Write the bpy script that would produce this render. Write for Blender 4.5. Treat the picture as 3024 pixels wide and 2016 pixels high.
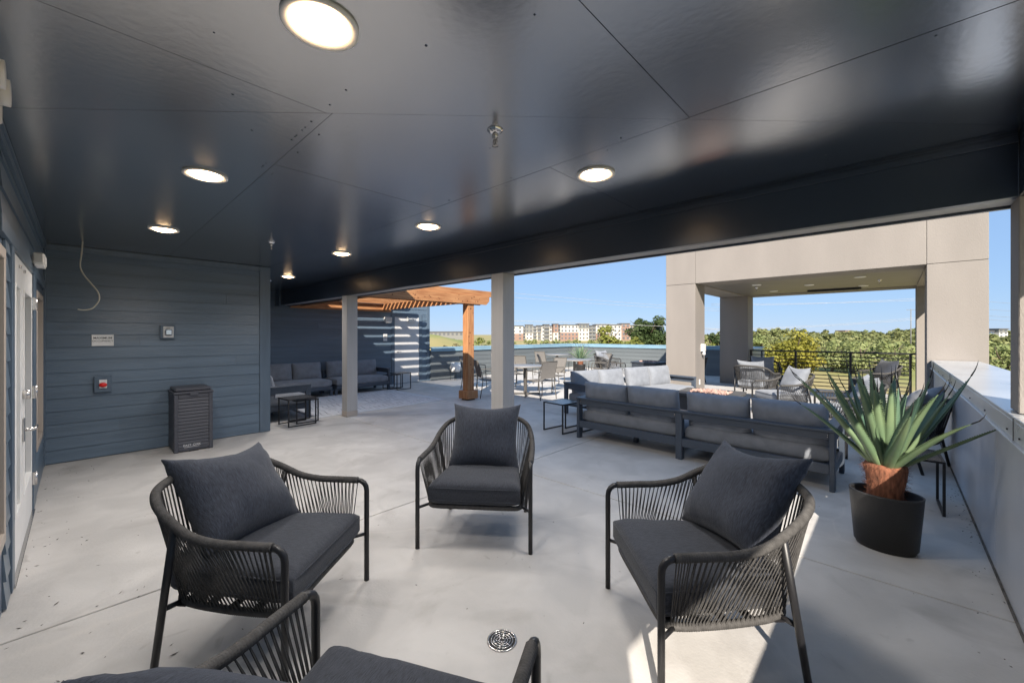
import bpy, math, random
from mathutils import Vector, Matrix, noise
R = math.radians
scn = bpy.context.scene
for o in list(bpy.data.objects): bpy.data.objects.remove(o)

# ------------------------------------------------------------------ camera
TH = R(43.2)
EYE = 1.53
cam = bpy.data.cameras.new("camera"); camo = bpy.data.objects.new("camera", cam)
scn.collection.objects.link(camo)
cam.sensor_width = 36.0; cam.lens = 36.0 * 1201.0 / 3024.0
cam.shift_y = -20.0 / 3024.0
cam.clip_start = 0.02; cam.clip_end = 9000
camo.location = (0, 0, EYE); camo.rotation_euler = (R(90), 0, TH)
scn.camera = camo

# ------------------------------------------------------------------ light
SUN = Vector((0.547, -0.837, 0.6615)).normalized()
w = bpy.data.worlds.new("World"); scn.world = w; w.use_nodes = True
nt = w.node_tree; nt.nodes.clear()
wo = nt.nodes.new('ShaderNodeOutputWorld'); bg = nt.nodes.new('ShaderNodeBackground')
sk = nt.nodes.new('ShaderNodeTexSky'); sk.sky_type = 'NISHITA'; sk.sun_disc = False
sk.sun_elevation = math.asin(SUN.z); sk.sun_rotation = math.atan2(SUN.x, SUN.y)
sk.air_density = 1.0; sk.dust_density = 0.0; sk.ozone_density = 3.5; sk.altitude = 300
bg.inputs['Strength'].default_value = 0.10
# clear pale blue sky: the Nishita gradient evened out, as in the photograph
smx = nt.nodes.new('ShaderNodeMix'); smx.data_type = 'RGBA'; smx.inputs[0].default_value = 0.72; smx.inputs[7].default_value = (1.75, 2.80, 4.50, 1)
ssc = nt.nodes.new('ShaderNodeMix'); ssc.data_type = 'RGBA'; ssc.blend_type = 'MULTIPLY'; ssc.inputs[0].default_value = 1.0; ssc.inputs[7].default_value = (0.5, 0.5, 0.55, 1)
nt.links.new(sk.outputs[0], ssc.inputs[6]); nt.links.new(ssc.outputs[2], smx.inputs[6]); nt.links.new(smx.outputs[2], bg.inputs[0]); nt.links.new(bg.outputs[0], wo.inputs[0])
sl = bpy.data.lights.new("sun", 'SUN'); slo = bpy.data.objects.new("sun", sl); scn.collection.objects.link(slo)
sl.energy = 5.0; sl.angle = R(0.55); sl.color = (1.0, 0.91, 0.79)
slo.rotation_euler = (-SUN).to_track_quat('-Z', 'Y').to_euler(); slo.location = (5, -8, 12)
scn.view_settings.view_transform = 'Standard'; scn.view_settings.look = 'None'
scn.view_settings.exposure = 1.1; scn.view_settings.gamma = 1.0
scn.view_settings.use_curve_mapping = False
scn.render.engine = 'CYCLES'
scn.cycles.max_bounces = 10; scn.cycles.diffuse_bounces = 6; scn.cycles.glossy_bounces = 5
scn.cycles.transparent_max_bounces = 8; scn.cycles.transmission_bounces = 6

# ------------------------------------------------------------------ materials
def mat(name, col, rough=0.6, metal=0.0, var=0.12, vs=2.0, bump=0.0, bs=60.0, stretch=(1, 1, 1), spec=0.5,
        col2=None, detail=4.0, rvar=0.0, island=0.0, transl=0.0, coat=0.0, sheen=0.0, ior=1.5, orand=0.0):
    m = bpy.data.materials.new(name); m.use_nodes = True
    t = m.node_tree; n = t.nodes; l = t.links
    b = n['Principled BSDF']
    b.inputs['Roughness'].default_value = rough; b.inputs['Metallic'].default_value = metal
    b.inputs['Specular IOR Level'].default_value = spec
    b.inputs['IOR'].default_value = ior
    if coat: b.inputs['Coat Weight'].default_value = coat; b.inputs['Coat Roughness'].default_value = 0.20; b.inputs['Coat IOR'].default_value = 1.9
    if sheen: b.inputs['Sheen Weight'].default_value = sheen
    tc = n.new('ShaderNodeTexCoord'); mp = n.new('ShaderNodeMapping'); mp.inputs['Scale'].default_value = stretch
    l.new(tc.outputs['Object'], mp.inputs[0])
    nz = n.new('ShaderNodeTexNoise'); nz.inputs['Scale'].default_value = vs; nz.inputs['Detail'].default_value = detail
    l.new(mp.outputs[0], nz.inputs[0])
    mx = n.new('ShaderNodeMix'); mx.data_type = 'RGBA'
    c = col; c2 = col2 or tuple(min(1, x * (1 + var)) for x in c)
    c1 = c if col2 else tuple(x * (1 - var) for x in c)
    mx.inputs[6].default_value = (*c1, 1); mx.inputs[7].default_value = (*c2, 1)
    rp = n.new('ShaderNodeMapRange'); rp.inputs[1].default_value = 0.3; rp.inputs[2].default_value = 0.7
    l.new(nz.outputs[0], rp.inputs[0]); l.new(rp.outputs[0], mx.inputs[0])
    out = mx.outputs[2]
    if island:
        g = n.new('ShaderNodeNewGeometry'); mr = n.new('ShaderNodeMapRange')
        mr.inputs[3].default_value = 1 - island; mr.inputs[4].default_value = 1 + island
        l.new(g.outputs['Random Per Island'], mr.inputs[0])
        hs = n.new('ShaderNodeHueSaturation'); l.new(out, hs.inputs['Color']); l.new(mr.outputs[0], hs.inputs['Value'])
        out = hs.outputs[0]
    if orand:
        oi = n.new('ShaderNodeObjectInfo'); mo = n.new('ShaderNodeMapRange'); mo.inputs[3].default_value = 1 - orand; mo.inputs[4].default_value = 1 + orand
        l.new(oi.outputs['Random'], mo.inputs[0]); h2 = n.new('ShaderNodeHueSaturation'); l.new(out, h2.inputs['Color']); l.new(mo.outputs[0], h2.inputs['Value']); out = h2.outputs[0]
    l.new(out, b.inputs['Base Color'])
    if rvar:
        r2 = n.new('ShaderNodeMapRange'); r2.inputs[3].default_value = max(0, rough - rvar); r2.inputs[4].default_value = rough + rvar
        l.new(nz.outputs[0], r2.inputs[0]); l.new(r2.outputs[0], b.inputs['Roughness'])
    if bump:
        n2 = n.new('ShaderNodeTexNoise'); n2.inputs['Scale'].default_value = bs; n2.inputs['Detail'].default_value = 3
        l.new(mp.outputs[0], n2.inputs[0])
        bp = n.new('ShaderNodeBump'); bp.inputs['Strength'].default_value = bump; bp.inputs['Distance'].default_value = 0.01
        l.new(n2.outputs[0], bp.inputs['Height']); l.new(bp.outputs[0], b.inputs['Normal'])
    if transl:
        tr = n.new('ShaderNodeBsdfTranslucent'); l.new(out, tr.inputs[0])
        ms = n.new('ShaderNodeMixShader'); ms.inputs[0].default_value = transl
        l.new(b.outputs[0], ms.inputs[1]); l.new(tr.outputs[0], ms.inputs[2])
        l.new(ms.outputs[0], n['Material Output'].inputs[0])
    return m

def emis(name, col, s):
    m = bpy.data.materials.new(name); m.use_nodes = True
    b = m.node_tree.nodes['Principled BSDF']; b.inputs['Base Color'].default_value = (0.8, 0.8, 0.8, 1)
    b.inputs['Emission Color'].default_value = (*col, 1); b.inputs['Emission Strength'].default_value = s
    return m

def glassmat(name, col, rough=0.03):
    m = bpy.data.materials.new(name); m.use_nodes = True
    b = m.node_tree.nodes['Principled BSDF']; b.inputs['Base Color'].default_value = (*col, 1)
    b.inputs['Roughness'].default_value = rough; b.inputs['Specular IOR Level'].default_value = 0.8
    return m

def concrete():
    m = mat('concrete_floor', (0.49, 0.472, 0.452), 0.58, var=0.07, vs=0.8, bump=0.14, bs=60, detail=8, rvar=0.12)
    t = m.node_tree; n = t.nodes; l = t.links; b = n['Principled BSDF']
    old = b.inputs['Base Color'].links[0].from_socket
    tc = n.new('ShaderNodeTexCoord')
    # pale worn clouds, streaky trowel marks and dark specks
    nz = n.new('ShaderNodeTexNoise'); nz.inputs['Scale'].default_value = 2.7; nz.inputs['Detail'].default_value = 10; nz.inputs['Distortion'].default_value = 0.4
    l.new(tc.outputs['Object'], nz.inputs[0])
    r = n.new('ShaderNodeMapRange'); r.inputs[1].default_value = 0.42; r.inputs[2].default_value = 0.66; r.inputs[3].default_value = 0.90; r.inputs[4].default_value = 1.06
    l.new(nz.outputs[0], r.inputs[0])
    hs = n.new('ShaderNodeHueSaturation'); l.new(old, hs.inputs['Color']); l.new(r.outputs[0], hs.inputs['Value'])
    sp = n.new('ShaderNodeTexNoise'); sp.inputs['Scale'].default_value = 22; sp.inputs['Detail'].default_value = 2
    l.new(tc.outputs['Object'], sp.inputs[0])
    r2 = n.new('ShaderNodeMapRange'); r2.inputs[1].default_value = 0.745; r2.inputs[2].default_value = 0.80
    l.new(sp.outputs[0], r2.inputs[0])
    mx = n.new('ShaderNodeMix'); mx.data_type = 'RGBA'; mx.inputs[7].default_value = (0.16, 0.14, 0.125, 1)
    l.new(hs.outputs[0], mx.inputs[6])
    mm = n.new('ShaderNodeMath'); mm.operation = 'MULTIPLY'; mm.inputs[1].default_value = 0.8
    l.new(r2.outputs[0], mm.inputs[0]); l.new(mm.outputs[0], mx.inputs[0])
    for sc_, lo, hi, col_, st_, ds_ in ((1.3, .57, .72, (0.27, 0.25, 0.23, 1), .45, 1.5), (5.5, .66, .76, (0.25, 0.23, 0.21, 1), .5, .8), (70.0, .70, .78, (0.20, 0.18, 0.16, 1), .7, 0.0)):
        q1 = n.new('ShaderNodeTexNoise'); q1.inputs['Scale'].default_value = sc_; q1.inputs['Detail'].default_value = 7; q1.inputs['Distortion'].default_value = ds_
        l.new(tc.outputs['Object'], q1.inputs[0])
        q2 = n.new('ShaderNodeMapRange'); q2.inputs[1].default_value = lo; q2.inputs[2].default_value = hi; q2.inputs[4].default_value = st_; l.new(q1.outputs[0], q2.inputs[0])
        q3 = n.new('ShaderNodeMix'); q3.data_type = 'RGBA'; q3.inputs[7].default_value = col_; l.new(mx.outputs[2], q3.inputs[6]); l.new(q2.outputs[0], q3.inputs[0]); mx = q3
    # hairline crack
    vo = n.new('ShaderNodeTexVoronoi'); vo.feature = 'DISTANCE_TO_EDGE'; vo.inputs['Scale'].default_value = 0.42
    nz3 = n.new('ShaderNodeTexNoise'); nz3.inputs['Scale'].default_value = 2.2; nz3.inputs['Detail'].default_value = 6
    l.new(tc.outputs['Object'], nz3.inputs[0])
    va = n.new('ShaderNodeVectorMath'); va.operation = 'MULTIPLY_ADD'; va.inputs[1].default_value = (0.35, 0.35, 0)
    l.new(nz3.outputs['Color'], va.inputs[0]); l.new(tc.outputs['Object'], va.inputs[2]); l.new(va.outputs[0], vo.inputs['Vector'])
    r3 = n.new('ShaderNodeMapRange'); r3.inputs[1].default_value = 0.0; r3.inputs[2].default_value = 0.006; r3.inputs[3].default_value = 0.22; r3.inputs[4].default_value = 0.0
    l.new(vo.outputs[0], r3.inputs[0])
    m2 = n.new('ShaderNodeMix'); m2.data_type = 'RGBA'; m2.inputs[7].default_value = (0.62, 0.58, 0.53, 1)
    l.new(mx.outputs[2], m2.inputs[6]); l.new(r3.outputs[0], m2.inputs[0])
    l.new(m2.outputs[2], b.inputs['Base Color'])
    return m

M = {}
M['concrete'] = concrete()
M['joint'] = mat('joint_filler', (0.05, 0.048, 0.045), 0.9, var=0.4, vs=8)
M['ceiling'] = mat('ceiling_paint', (0.014, 0.024, 0.044), 0.235, var=0.10, vs=1.2, bump=0.06, bs=30, rvar=0.06, spec=0.75, ior=3.4, coat=1.0, orand=0.1)
M['beam'] = mat('beam_paint', (0.019, 0.029, 0.048), 0.30, var=0.06, vs=1, bump=0.02, bs=30, rvar=0.05, spec=0.55)
M['siding'] = mat('siding_paint', (0.102, 0.145, 0.195), 0.33, orand=0.07, var=0.12, vs=2.2, bump=0.22, bs=26, stretch=(3.5, 0.35, 6), rvar=0.06, spec=0.6)
M['siding2'] = mat('siding_paint_cross', (0.102, 0.145, 0.195), 0.33, orand=0.07, var=0.12, vs=2.2, bump=0.22, bs=26, stretch=(0.35, 3.5, 6), rvar=0.06, spec=0.6)
for _k, _s in (('siding_p', (3.5, 0.35, 6)), ('siding2_p', (0.35, 3.5, 6))):
    M[_k] = mat('parapet_' + _k, (0.115, 0.130, 0.138), 0.45, orand=0.06, var=0.08, vs=2.2, bump=0.2, bs=26, stretch=_s, rvar=0.05)  # sunlit copy of the wall siding, kept darker while shaded walls are lightened
M['trim'] = mat('trim_paint', (0.092, 0.130, 0.176), 0.36, var=0.10, vs=3, bump=0.10, bs=20, stretch=(5, 5, .6), spec=0.55)
M['stucco'] = mat('stucco', (0.228, 0.206, 0.188), 0.85, var=0.075, vs=1.6, bump=0.35, bs=110, detail=9, stretch=(1.2, 1.2, .35))
M['column'] = mat('column_paint', (0.40, 0.385, 0.375), 0.55, var=0.05, vs=4, bump=0.08, bs=30, stretch=(8, 8, .4))
M['pav_ceiling'] = mat('pavilion_ceiling_paint', (0.150, 0.138, 0.125), 0.5, var=0.08, vs=2)
M['coping'] = mat('coping_blue_metal', (0.21, 0.34, 0.43), 0.35, metal=0.10, var=0.08, vs=2)
M['galv'] = mat('galvanised_metal', (0.58, 0.60, 0.62), 0.30, metal=0.50, var=0.12, vs=1.2, bump=0.06, bs=5, rvar=0.10, stretch=(1, 1, .5))
M['galv_panel'] = mat('galvanised_panel', (0.54, 0.56, 0.60), 0.36, metal=0.35, var=0.14, vs=1.0, bump=0.10, bs=3, rvar=0.10, stretch=(1, 1, .5))
M['black_metal'] = mat('black_metal', (0.014, 0.014, 0.016), 0.42, var=0.2, vs=6, spec=0.5)
M['rope'] = mat('rope', (0.070, 0.067, 0.065), 0.85, var=0.25, vs=40, bump=0.4, bs=260, spec=0.25)
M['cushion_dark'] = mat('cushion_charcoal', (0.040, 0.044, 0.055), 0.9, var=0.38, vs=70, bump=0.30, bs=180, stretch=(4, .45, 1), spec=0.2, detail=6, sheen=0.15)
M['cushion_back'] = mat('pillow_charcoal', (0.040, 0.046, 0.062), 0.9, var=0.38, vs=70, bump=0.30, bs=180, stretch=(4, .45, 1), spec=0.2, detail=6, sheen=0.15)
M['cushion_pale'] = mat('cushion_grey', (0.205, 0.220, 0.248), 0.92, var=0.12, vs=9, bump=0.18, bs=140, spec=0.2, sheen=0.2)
M['sofa_metal'] = mat('sofa_slate_metal', (0.055, 0.070, 0.095), 0.42, var=0.10, vs=5, bump=0.05, bs=30, stretch=(.5, 6, 6))
M['table_top'] = mat('dark_table_top', (0.07, 0.07, 0.072), 0.22, var=0.2, vs=6)
M['wood'] = mat('cedar', (0.27, 0.108, 0.042), 0.66, col2=(0.46, 0.235, 0.105), vs=5, bump=0.18, bs=14, stretch=(6, .5, 6), detail=7)
M['wood_x'] = mat('cedar_cross', (0.27, 0.108, 0.042), 0.66, col2=(0.46, 0.235, 0.105), vs=5, bump=0.18, bs=14, stretch=(.5, 6, 6), detail=7)
M['wood_z'] = mat('cedar_post', (0.27, 0.108, 0.042), 0.66, col2=(0.46, 0.235, 0.105), vs=5, bump=0.18, bs=14, stretch=(6, 6, .5), detail=7)
M['knot'] = mat('cedar_knot', (0.10, 0.035, 0.014), 0.7)
M['white'] = mat('white_paint', (0.80, 0.79, 0.77), 0.4, var=0.05, vs=3)
M['offwhite'] = mat('white_plastic', (0.62, 0.61, 0.58), 0.45, var=0.05, vs=3)
M['tan'] = mat('tan_window_frame', (0.42, 0.36, 0.31), 0.5, var=0.05)
M['doorgrey'] = mat('grey_door_paint', (0.56, 0.56, 0.56), 0.45, var=0.05, vs=3)
M['glass'] = glassmat('dark_window_glass', (0.03, 0.05, 0.06))
M['steel'] = mat('brushed_steel', (0.62, 0.60, 0.58), 0.25, metal=1.0, var=0.05, vs=30)
M['chrome'] = mat('chrome', (0.7, 0.7, 0.72), 0.15, metal=1.0, var=0.02)
M['red'] = mat('red_plastic', (0.75, 0.018, 0.014), 0.35, var=0.05)
M['ink'] = mat('sign_ink', (0.10, 0.10, 0.10), 0.7)
M['bin'] = mat('bin_plastic', (0.060, 0.063, 0.078), 0.5, var=0.10, vs=5, bump=0.12, bs=40)
M['print'] = mat('bin_print', (0.55, 0.55, 0.57), 0.5)
M['rug'] = mat('rug', (0.48, 0.49, 0.52), 0.95, col2=(0.60, 0.605, 0.62), vs=5, bump=0.25, bs=70, detail=6)
M['rug_line'] = mat('rug_line', (0.16, 0.17, 0.20), 0.95, var=0.2, vs=12)
M['agave'] = mat('agave_leaf', (0.088, 0.150, 0.085), 0.45, col2=(0.165, 0.225, 0.115), vs=3.5, bump=0.12, bs=25, detail=5, spec=0.4, island=0.0)
M['agave_dark'] = mat('agave_leaf_blue', (0.050, 0.110, 0.082), 0.42, col2=(0.10, 0.165, 0.10), vs=3.5, bump=0.12, bs=25, detail=5, spec=0.4)
M['spine'] = mat('agave_spine', (0.02, 0.018, 0.016), 0.5)
M['fibre'] = mat('plant_fibre', (0.17, 0.065, 0.035), 0.95, var=0.5, vs=45, bump=0.8, bs=70, stretch=(1, 1, .25))
M['pot'] = mat('black_pot', (0.016, 0.016, 0.017), 0.42, var=0.3, vs=140, bump=0.25, bs=320, spec=0.5)
M['sling'] = mat('sling_mesh', (0.17, 0.16, 0.15), 0.8, var=0.12, vs=90, bump=0.2, bs=300)
M['chair_frame'] = mat('bronze_frame', (0.085, 0.078, 0.070), 0.5, var=0.1)
M['rock'] = mat('lava_rock', (0.42, 0.27, 0.225), 0.95, var=0.3, vs=20, bump=0.5, bs=90, island=0.3)
M['firetable'] = mat('fire_table_metal', (0.085, 0.080, 0.076), 0.5, var=0.12, vs=6)
M['fire_dark'] = mat('fire_table_slate', (0.035, 0.042, 0.055), 0.5, var=0.12, vs=6)
M['tabletop'] = mat('dining_table_top', (0.22, 0.215, 0.21), 0.4, var=0.08, vs=8)
M['bark'] = mat('bark', (0.10, 0.075, 0.055), 0.95, var=0.3, vs=6)
def leafm(n, c, c2): return mat(n, c, 0.6, col2=c2, vs=0.16, detail=3, island=0.20, transl=0.35, spec=0.25)
M['leaf_dark'] = leafm('leaf_dark', (0.036, 0.062, 0.020), (0.070, 0.100, 0.034))
M['leaf_green'] = leafm('leaf_green', (0.205, 0.245, 0.090), (0.300, 0.320, 0.140))
M['leaf_yellow'] = leafm('leaf_yellow', (0.185, 0.185, 0.028), (0.330, 0.290, 0.050))
M['leaf_olive'] = leafm('leaf_olive', (0.160, 0.190, 0.072), (0.250, 0.255, 0.110))
M['leaf_dry'] = leafm('leaf_dry', (0.19, 0.155, 0.075), (0.27, 0.215, 0.105))
M['leaf_bright'] = leafm('leaf_bright', (0.15, 0.17, 0.035), (0.235, 0.235, 0.055))
M['bldg_white'] = mat('far_white_wall', (0.48, 0.46, 0.43), 0.8, var=0.04)
M['bldg_grey'] = mat('far_grey_wall', (0.17, 0.17, 0.16), 0.8, var=0.05)
M['bldg_brick'] = mat('far_brick_wall', (0.235, 0.150, 0.118), 0.85, var=0.12, vs=1.5)
M['bldg_cream'] = mat('far_cream_wall', (0.55, 0.48, 0.40), 0.8, var=0.04)
M['bldg_blue'] = mat('far_blue_wall', (0.10, 0.14, 0.20), 0.8, var=0.05)
M['bldg_glass'] = glassmat('far_window_glass', (0.11, 0.115, 0.125), 0.1)
M['bldg_roof'] = mat('far_roof', (0.10, 0.10, 0.105), 0.8, var=0.08)
M['wire'] = mat('overhead_wire', (0.30, 0.31, 0.33), 0.5)
M['cable'] = mat('cable_jacket', (0.55, 0.53, 0.45), 0.5)
M['sealant'] = mat('sealant', (0.10, 0.09, 0.08), 0.9, var=0.5, vs=12)

def ground_mat():
    m = mat('field_grass', (0.235, 0.205, 0.075), 0.95, col2=(0.33, 0.265, 0.115), vs=0.035, detail=8)
    t = m.node_tree; n = t.nodes; l = t.links; b = n['Principled BSDF']
    old = b.inputs['Base Color'].links[0].from_socket
    tc = n.new('ShaderNodeTexCoord'); nz = n.new('ShaderNodeTexNoise'); nz.inputs['Scale'].default_value = 0.012; nz.inputs['Detail'].default_value = 5
    l.new(tc.outputs['Object'], nz.inputs[0])
    r = n.new('ShaderNodeMapRange'); r.inputs[1].default_value = 0.52; r.inputs[2].default_value = 0.64
    l.new(nz.outputs[0], r.inputs[0])
    mx = n.new('ShaderNodeMix'); mx.data_type = 'RGBA'; mx.inputs[7].default_value = (0.17, 0.20, 0.05, 1)
    l.new(old, mx.inputs[6]); l.new(r.outputs[0], mx.inputs[0]); l.new(mx.outputs[2], b.inputs['Base Color'])
    return m
M['ground'] = ground_mat()

# ------------------------------------------------------------------ mesh helpers
class MB:
    def __init__(s): s.v = []; s.f = []; s.sm = []
    def add(s, vs, fs, smooth=False, mx=None):
        o = len(s.v)
        s.v += [tuple(mx @ Vector(p)) for p in vs] if mx else [tuple(p) for p in vs]
        s.f += [tuple(i + o for i in f) for f in fs]; s.sm += [smooth] * len(fs)
        return s
    def box(s, x0, x1, y0, y1, z0, z1, bev=0.0, mx=None):
        if x0 > x1: x0, x1 = x1, x0
        if y0 > y1: y0, y1 = y1, y0
        if z0 > z1: z0, z1 = z1, z0
        if bev <= 0:
            vs = [(x, y, z) for x in (x0, x1) for y in (y0, y1) for z in (z0, z1)]
            fs = [(0, 1, 3, 2), (4, 6, 7, 5), (0, 4, 5, 1), (2, 3, 7, 6), (0, 2, 6, 4), (1, 5, 7, 3)]
            return s.add(vs, fs, False, mx)
        b = min(bev, (x1 - x0) / 2.01, (y1 - y0) / 2.01, (z1 - z0) / 2.01)
        C = ((x0 + x1) / 2, (y0 + y1) / 2, (z0 + z1) / 2); H = ((x1 - x0) / 2, (y1 - y0) / 2, (z1 - z0) / 2)
        vs = []; idx = {}
        for sx in (-1, 1):
            for sy in (-1, 1):
                for sz in (-1, 1):
                    for a in range(3):
                        sg = (sx, sy, sz)
                        p = [C[k] + sg[k] * (H[k] - (0 if k == a else b)) for k in range(3)]
                        idx[(sx, sy, sz, a)] = len(vs); vs.append(tuple(p))
        fs = []
        for a in range(3):
            o1, o2 = [k for k in range(3) if k != a]
            for sg in (-1, 1):
                q = []
                for (p, r) in ((-1, -1), (1, -1), (1, 1), (-1, 1)):
                    k = [0, 0, 0]; k[a] = sg; k[o1] = p; k[o2] = r
                    q.append(idx[(*k, a)])
                if (sg > 0) != (a != 1): q.reverse()
                fs.append(tuple(q))
        for a in range(3):            # edges along axis a
            o1, o2 = [k for k in range(3) if k != a]
            for p in (-1, 1):
                for r in (-1, 1):
                    k0 = [0, 0, 0]; k0[a] = -1; k0[o1] = p; k0[o2] = r
                    k1 = list(k0); k1[a] = 1
                    q = [idx[(*k0, o1)], idx[(*k1, o1)], idx[(*k1, o2)], idx[(*k0, o2)]]
                    if (p * r > 0) == (a != 1): q.reverse()
                    fs.append(tuple(q))
        for sx in (-1, 1):
            for sy in (-1, 1):
                for sz in (-1, 1):
                    q = [idx[(sx, sy, sz, 0)], idx[(sx, sy, sz, 1)], idx[(sx, sy, sz, 2)]]
                    if sx * sy * sz < 0: q.reverse()
                    fs.append(tuple(q))
        return s.add(vs, fs, False, mx)
    def prism(s, poly, z0, z1, mx=None):
        n = len(poly)
        vs = [(p[0], p[1], z0) for p in poly] + [(p[0], p[1], z1) for p in poly]
        fs = [tuple(reversed(range(n))), tuple(range(n, 2 * n))] + [(i, (i + 1) % n, n + (i + 1) % n, n + i) for i in range(n)]
        return s.add(vs, fs, False, mx)
    def tube(s, path, r, n=8, closed=False, caps=True, rf=None, smooth=True, mx=None):
        P = [Vector(p) for p in path]; k = len(P); T = []
        for i in range(k):
            a = P[(i - 1) % k] if (closed or i > 0) else P[0]
            b = P[(i + 1) % k] if (closed or i < k - 1) else P[-1]
            t = (b - a); T.append(t.normalized() if t.length > 1e-9 else Vector((0, 0, 1)))
        up = Vector((0, 0, 1)) if abs(T[0].z) < 0.9 else Vector((1, 0, 0))
        N = (up - T[0] * up.dot(T[0])).normalized(); vs = []
        for i in range(k):
            N = N - T[i] * N.dot(T[i])
            N = N.normalized() if N.length > 1e-6 else T[i].orthogonal().normalized()
            B = T[i].cross(N); rr = rf(i) if rf else (r[i] if isinstance(r, (list, tuple)) else r)
            for j in range(n):
                a = 2 * math.pi * (j + .5) / n
                vs.append(P[i] + (N * math.cos(a) + B * math.sin(a)) * rr)
        fs = []
        for i in range(k if closed else k - 1):
            for j in range(n):
                a = i * n + j; b = i * n + (j + 1) % n; c = ((i + 1) % k) * n + (j + 1) % n; d = ((i + 1) % k) * n + j
                fs.append((a, b, c, d))
        if caps and not closed:
            fs.append(tuple(reversed(range(n)))); fs.append(tuple(range((k - 1) * n, k * n)))
        return s.add(vs, fs, smooth, mx)
    def lathe(s, prof, n=20, cx=0, cy=0, sx=1.0, sy=1.0, smooth=True, mx=None, ring=False):
        vs = []; fs = []; k = len(prof)
        for (r, z) in prof:
            for j in range(n):
                a = 2 * math.pi * j / n; vs.append((cx + r * sx * math.cos(a), cy + r * sy * math.sin(a), z))
        for i in range(k - 1):
            for j in range(n):
                fs.append((i * n + j, i * n + (j + 1) % n, (i + 1) * n + (j + 1) % n, (i + 1) * n + j))
        if ring: fs += [((k - 1) * n + j, (k - 1) * n + (j + 1) % n, (j + 1) % n, j) for j in range(n)]
        else: fs.append(tuple(reversed(range(n)))); fs.append(tuple(range((k - 1) * n, k * n)))
        return s.add(vs, fs, smooth, mx)
    def cushion(s, w, d, h, n=6.0, m=0.4, e=0.25, res=12, concave=0.0, taper=0.0, wr=0.0, seed=0, mx=None, crown=0.0):
        """a stuffed cushion centred at the origin; thickness along z; e = share of the height that is side wall"""
        g = [math.sin(math.pi / 2 * (-1 + 2 * i / res)) for i in range(res + 1)]
        top = []; bot = []
        for v in g:
            for u in g:
                P = max(0.0, (1 - abs(u) ** n) * (1 - abs(v) ** n)) ** m
                P *= 1 + crown * (1 - u * u) * (1 - v * v)
                x = w / 2 * u * (1 - concave * (1 - v * v) * abs(u)) * (1 - taper * (1 - v) / 2)
                y = d / 2 * v * (1 - concave * (1 - u * u) * abs(v))
                dz = 0.0
                if wr:
                    q = Vector((x * 7 + seed * 3.1, y * 7 + seed, seed * 1.7)); ed = min(1 - abs(u), 1 - abs(v))
                    dz = wr * noise.noise(q) + wr * 1.2 * noise.noise(q * 2.7) * (1 - min(1, ed * 2.2))
                z = h / 2 * (e + (1 - e) * P)
                top.append((x, y, z + dz)); bot.append((x, y, -z + dz * .6))
        k = res + 1; vs = top + bot; fs = []; K = k * k
        for j in range(res):
            for i in range(res):
                a = j * k + i; fs.append((a, a + 1, a + k + 1, a + k)); fs.append((K + a, K + a + k, K + a + k + 1, K + a + 1))
        bd = [i for i in range(k)] + [j * k + res for j in range(1, k)] + [res * k + i for i in range(res - 1, -1, -1)] + [j * k for j in range(res - 1, 0, -1)]
        for q in range(len(bd)):
            a = bd[q]; b = bd[(q + 1) % len(bd)]; fs.append((a, K + a, K + b, b))
        return s.add(vs, fs, True, mx)
    def mesh(s, name):
        me = bpy.data.meshes.new(name); me.from_pydata(s.v, [], s.f); me.polygons.foreach_set('use_smooth', s.sm); me.update()
        return me
    def build(s, name, m, parent=None, kind=None):
        me = s.mesh(name); me.materials.append(M[m] if isinstance(m, str) else m)
        o = bpy.data.objects.new(name, me); scn.collection.objects.link(o)
        if parent: o.parent = parent
        if kind: o['kind'] = kind
        return o

def tag(o, label, cat, group=None):
    o['label'] = label; o['category'] = cat
    if group: o['group'] = group
    return o
def thing(name, label, cat, loc=(0, 0, 0), rz=0.0, group=None):
    o = bpy.data.objects.new(name, None); scn.collection.objects.link(o); o.empty_display_size = 0.1
    o.location = loc; o.rotation_euler = (0, 0, rz)
    return tag(o, label, cat, group)
def share(src, parent, loc=None, rz=None, scale=None):
    c = src.copy(); scn.collection.objects.link(c); c.parent = parent
    if loc is not None: c.location = loc
    if rz is not None: c.rotation_euler = (0, 0, rz)
    if scale is not None: c.scale = scale
    return c
def dup(root, loc, rz, label, group=None, scale=None):
    r = root.copy(); scn.collection.objects.link(r); r.location = loc; r.rotation_euler = (0, 0, rz); r['label'] = label
    if scale: r.scale = scale
    if group: r['group'] = group
    for ch in list(root.children):
        c = ch.copy(); scn.collection.objects.link(c); c.parent = r
        for g in list(ch.children):
            q = g.copy(); scn.collection.objects.link(q); q.parent = c
    return r
def Tm(x=0, y=0, z=0, rx=0, ry=0, rz=0):
    return Matrix.Translation((x, y, z)) @ Matrix.Rotation(rz, 4, 'Z') @ Matrix.Rotation(ry, 4, 'Y') @ Matrix.Rotation(rx, 4, 'X')
def face(fx, fy): return math.atan2(-fx, fy)          # turn local +Y towards (fx, fy)
def smoothpath(pts, k=6):
    P = [Vector(p) for p in pts]; out = []
    for i in range(len(P) - 1):
        p0 = P[max(0, i - 1)]; p1 = P[i]; p2 = P[i + 1]; p3 = P[min(len(P) - 1, i + 2)]
        for j in range(k):
            t = j / k
            out.append(0.5 * ((2 * p1) + (p2 - p0) * t + (2 * p0 - 5 * p1 + 4 * p2 - p3) * t * t + (3 * p1 - p0 - 3 * p2 + p3) * t ** 3))
    out.append(P[-1]); return out
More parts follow.
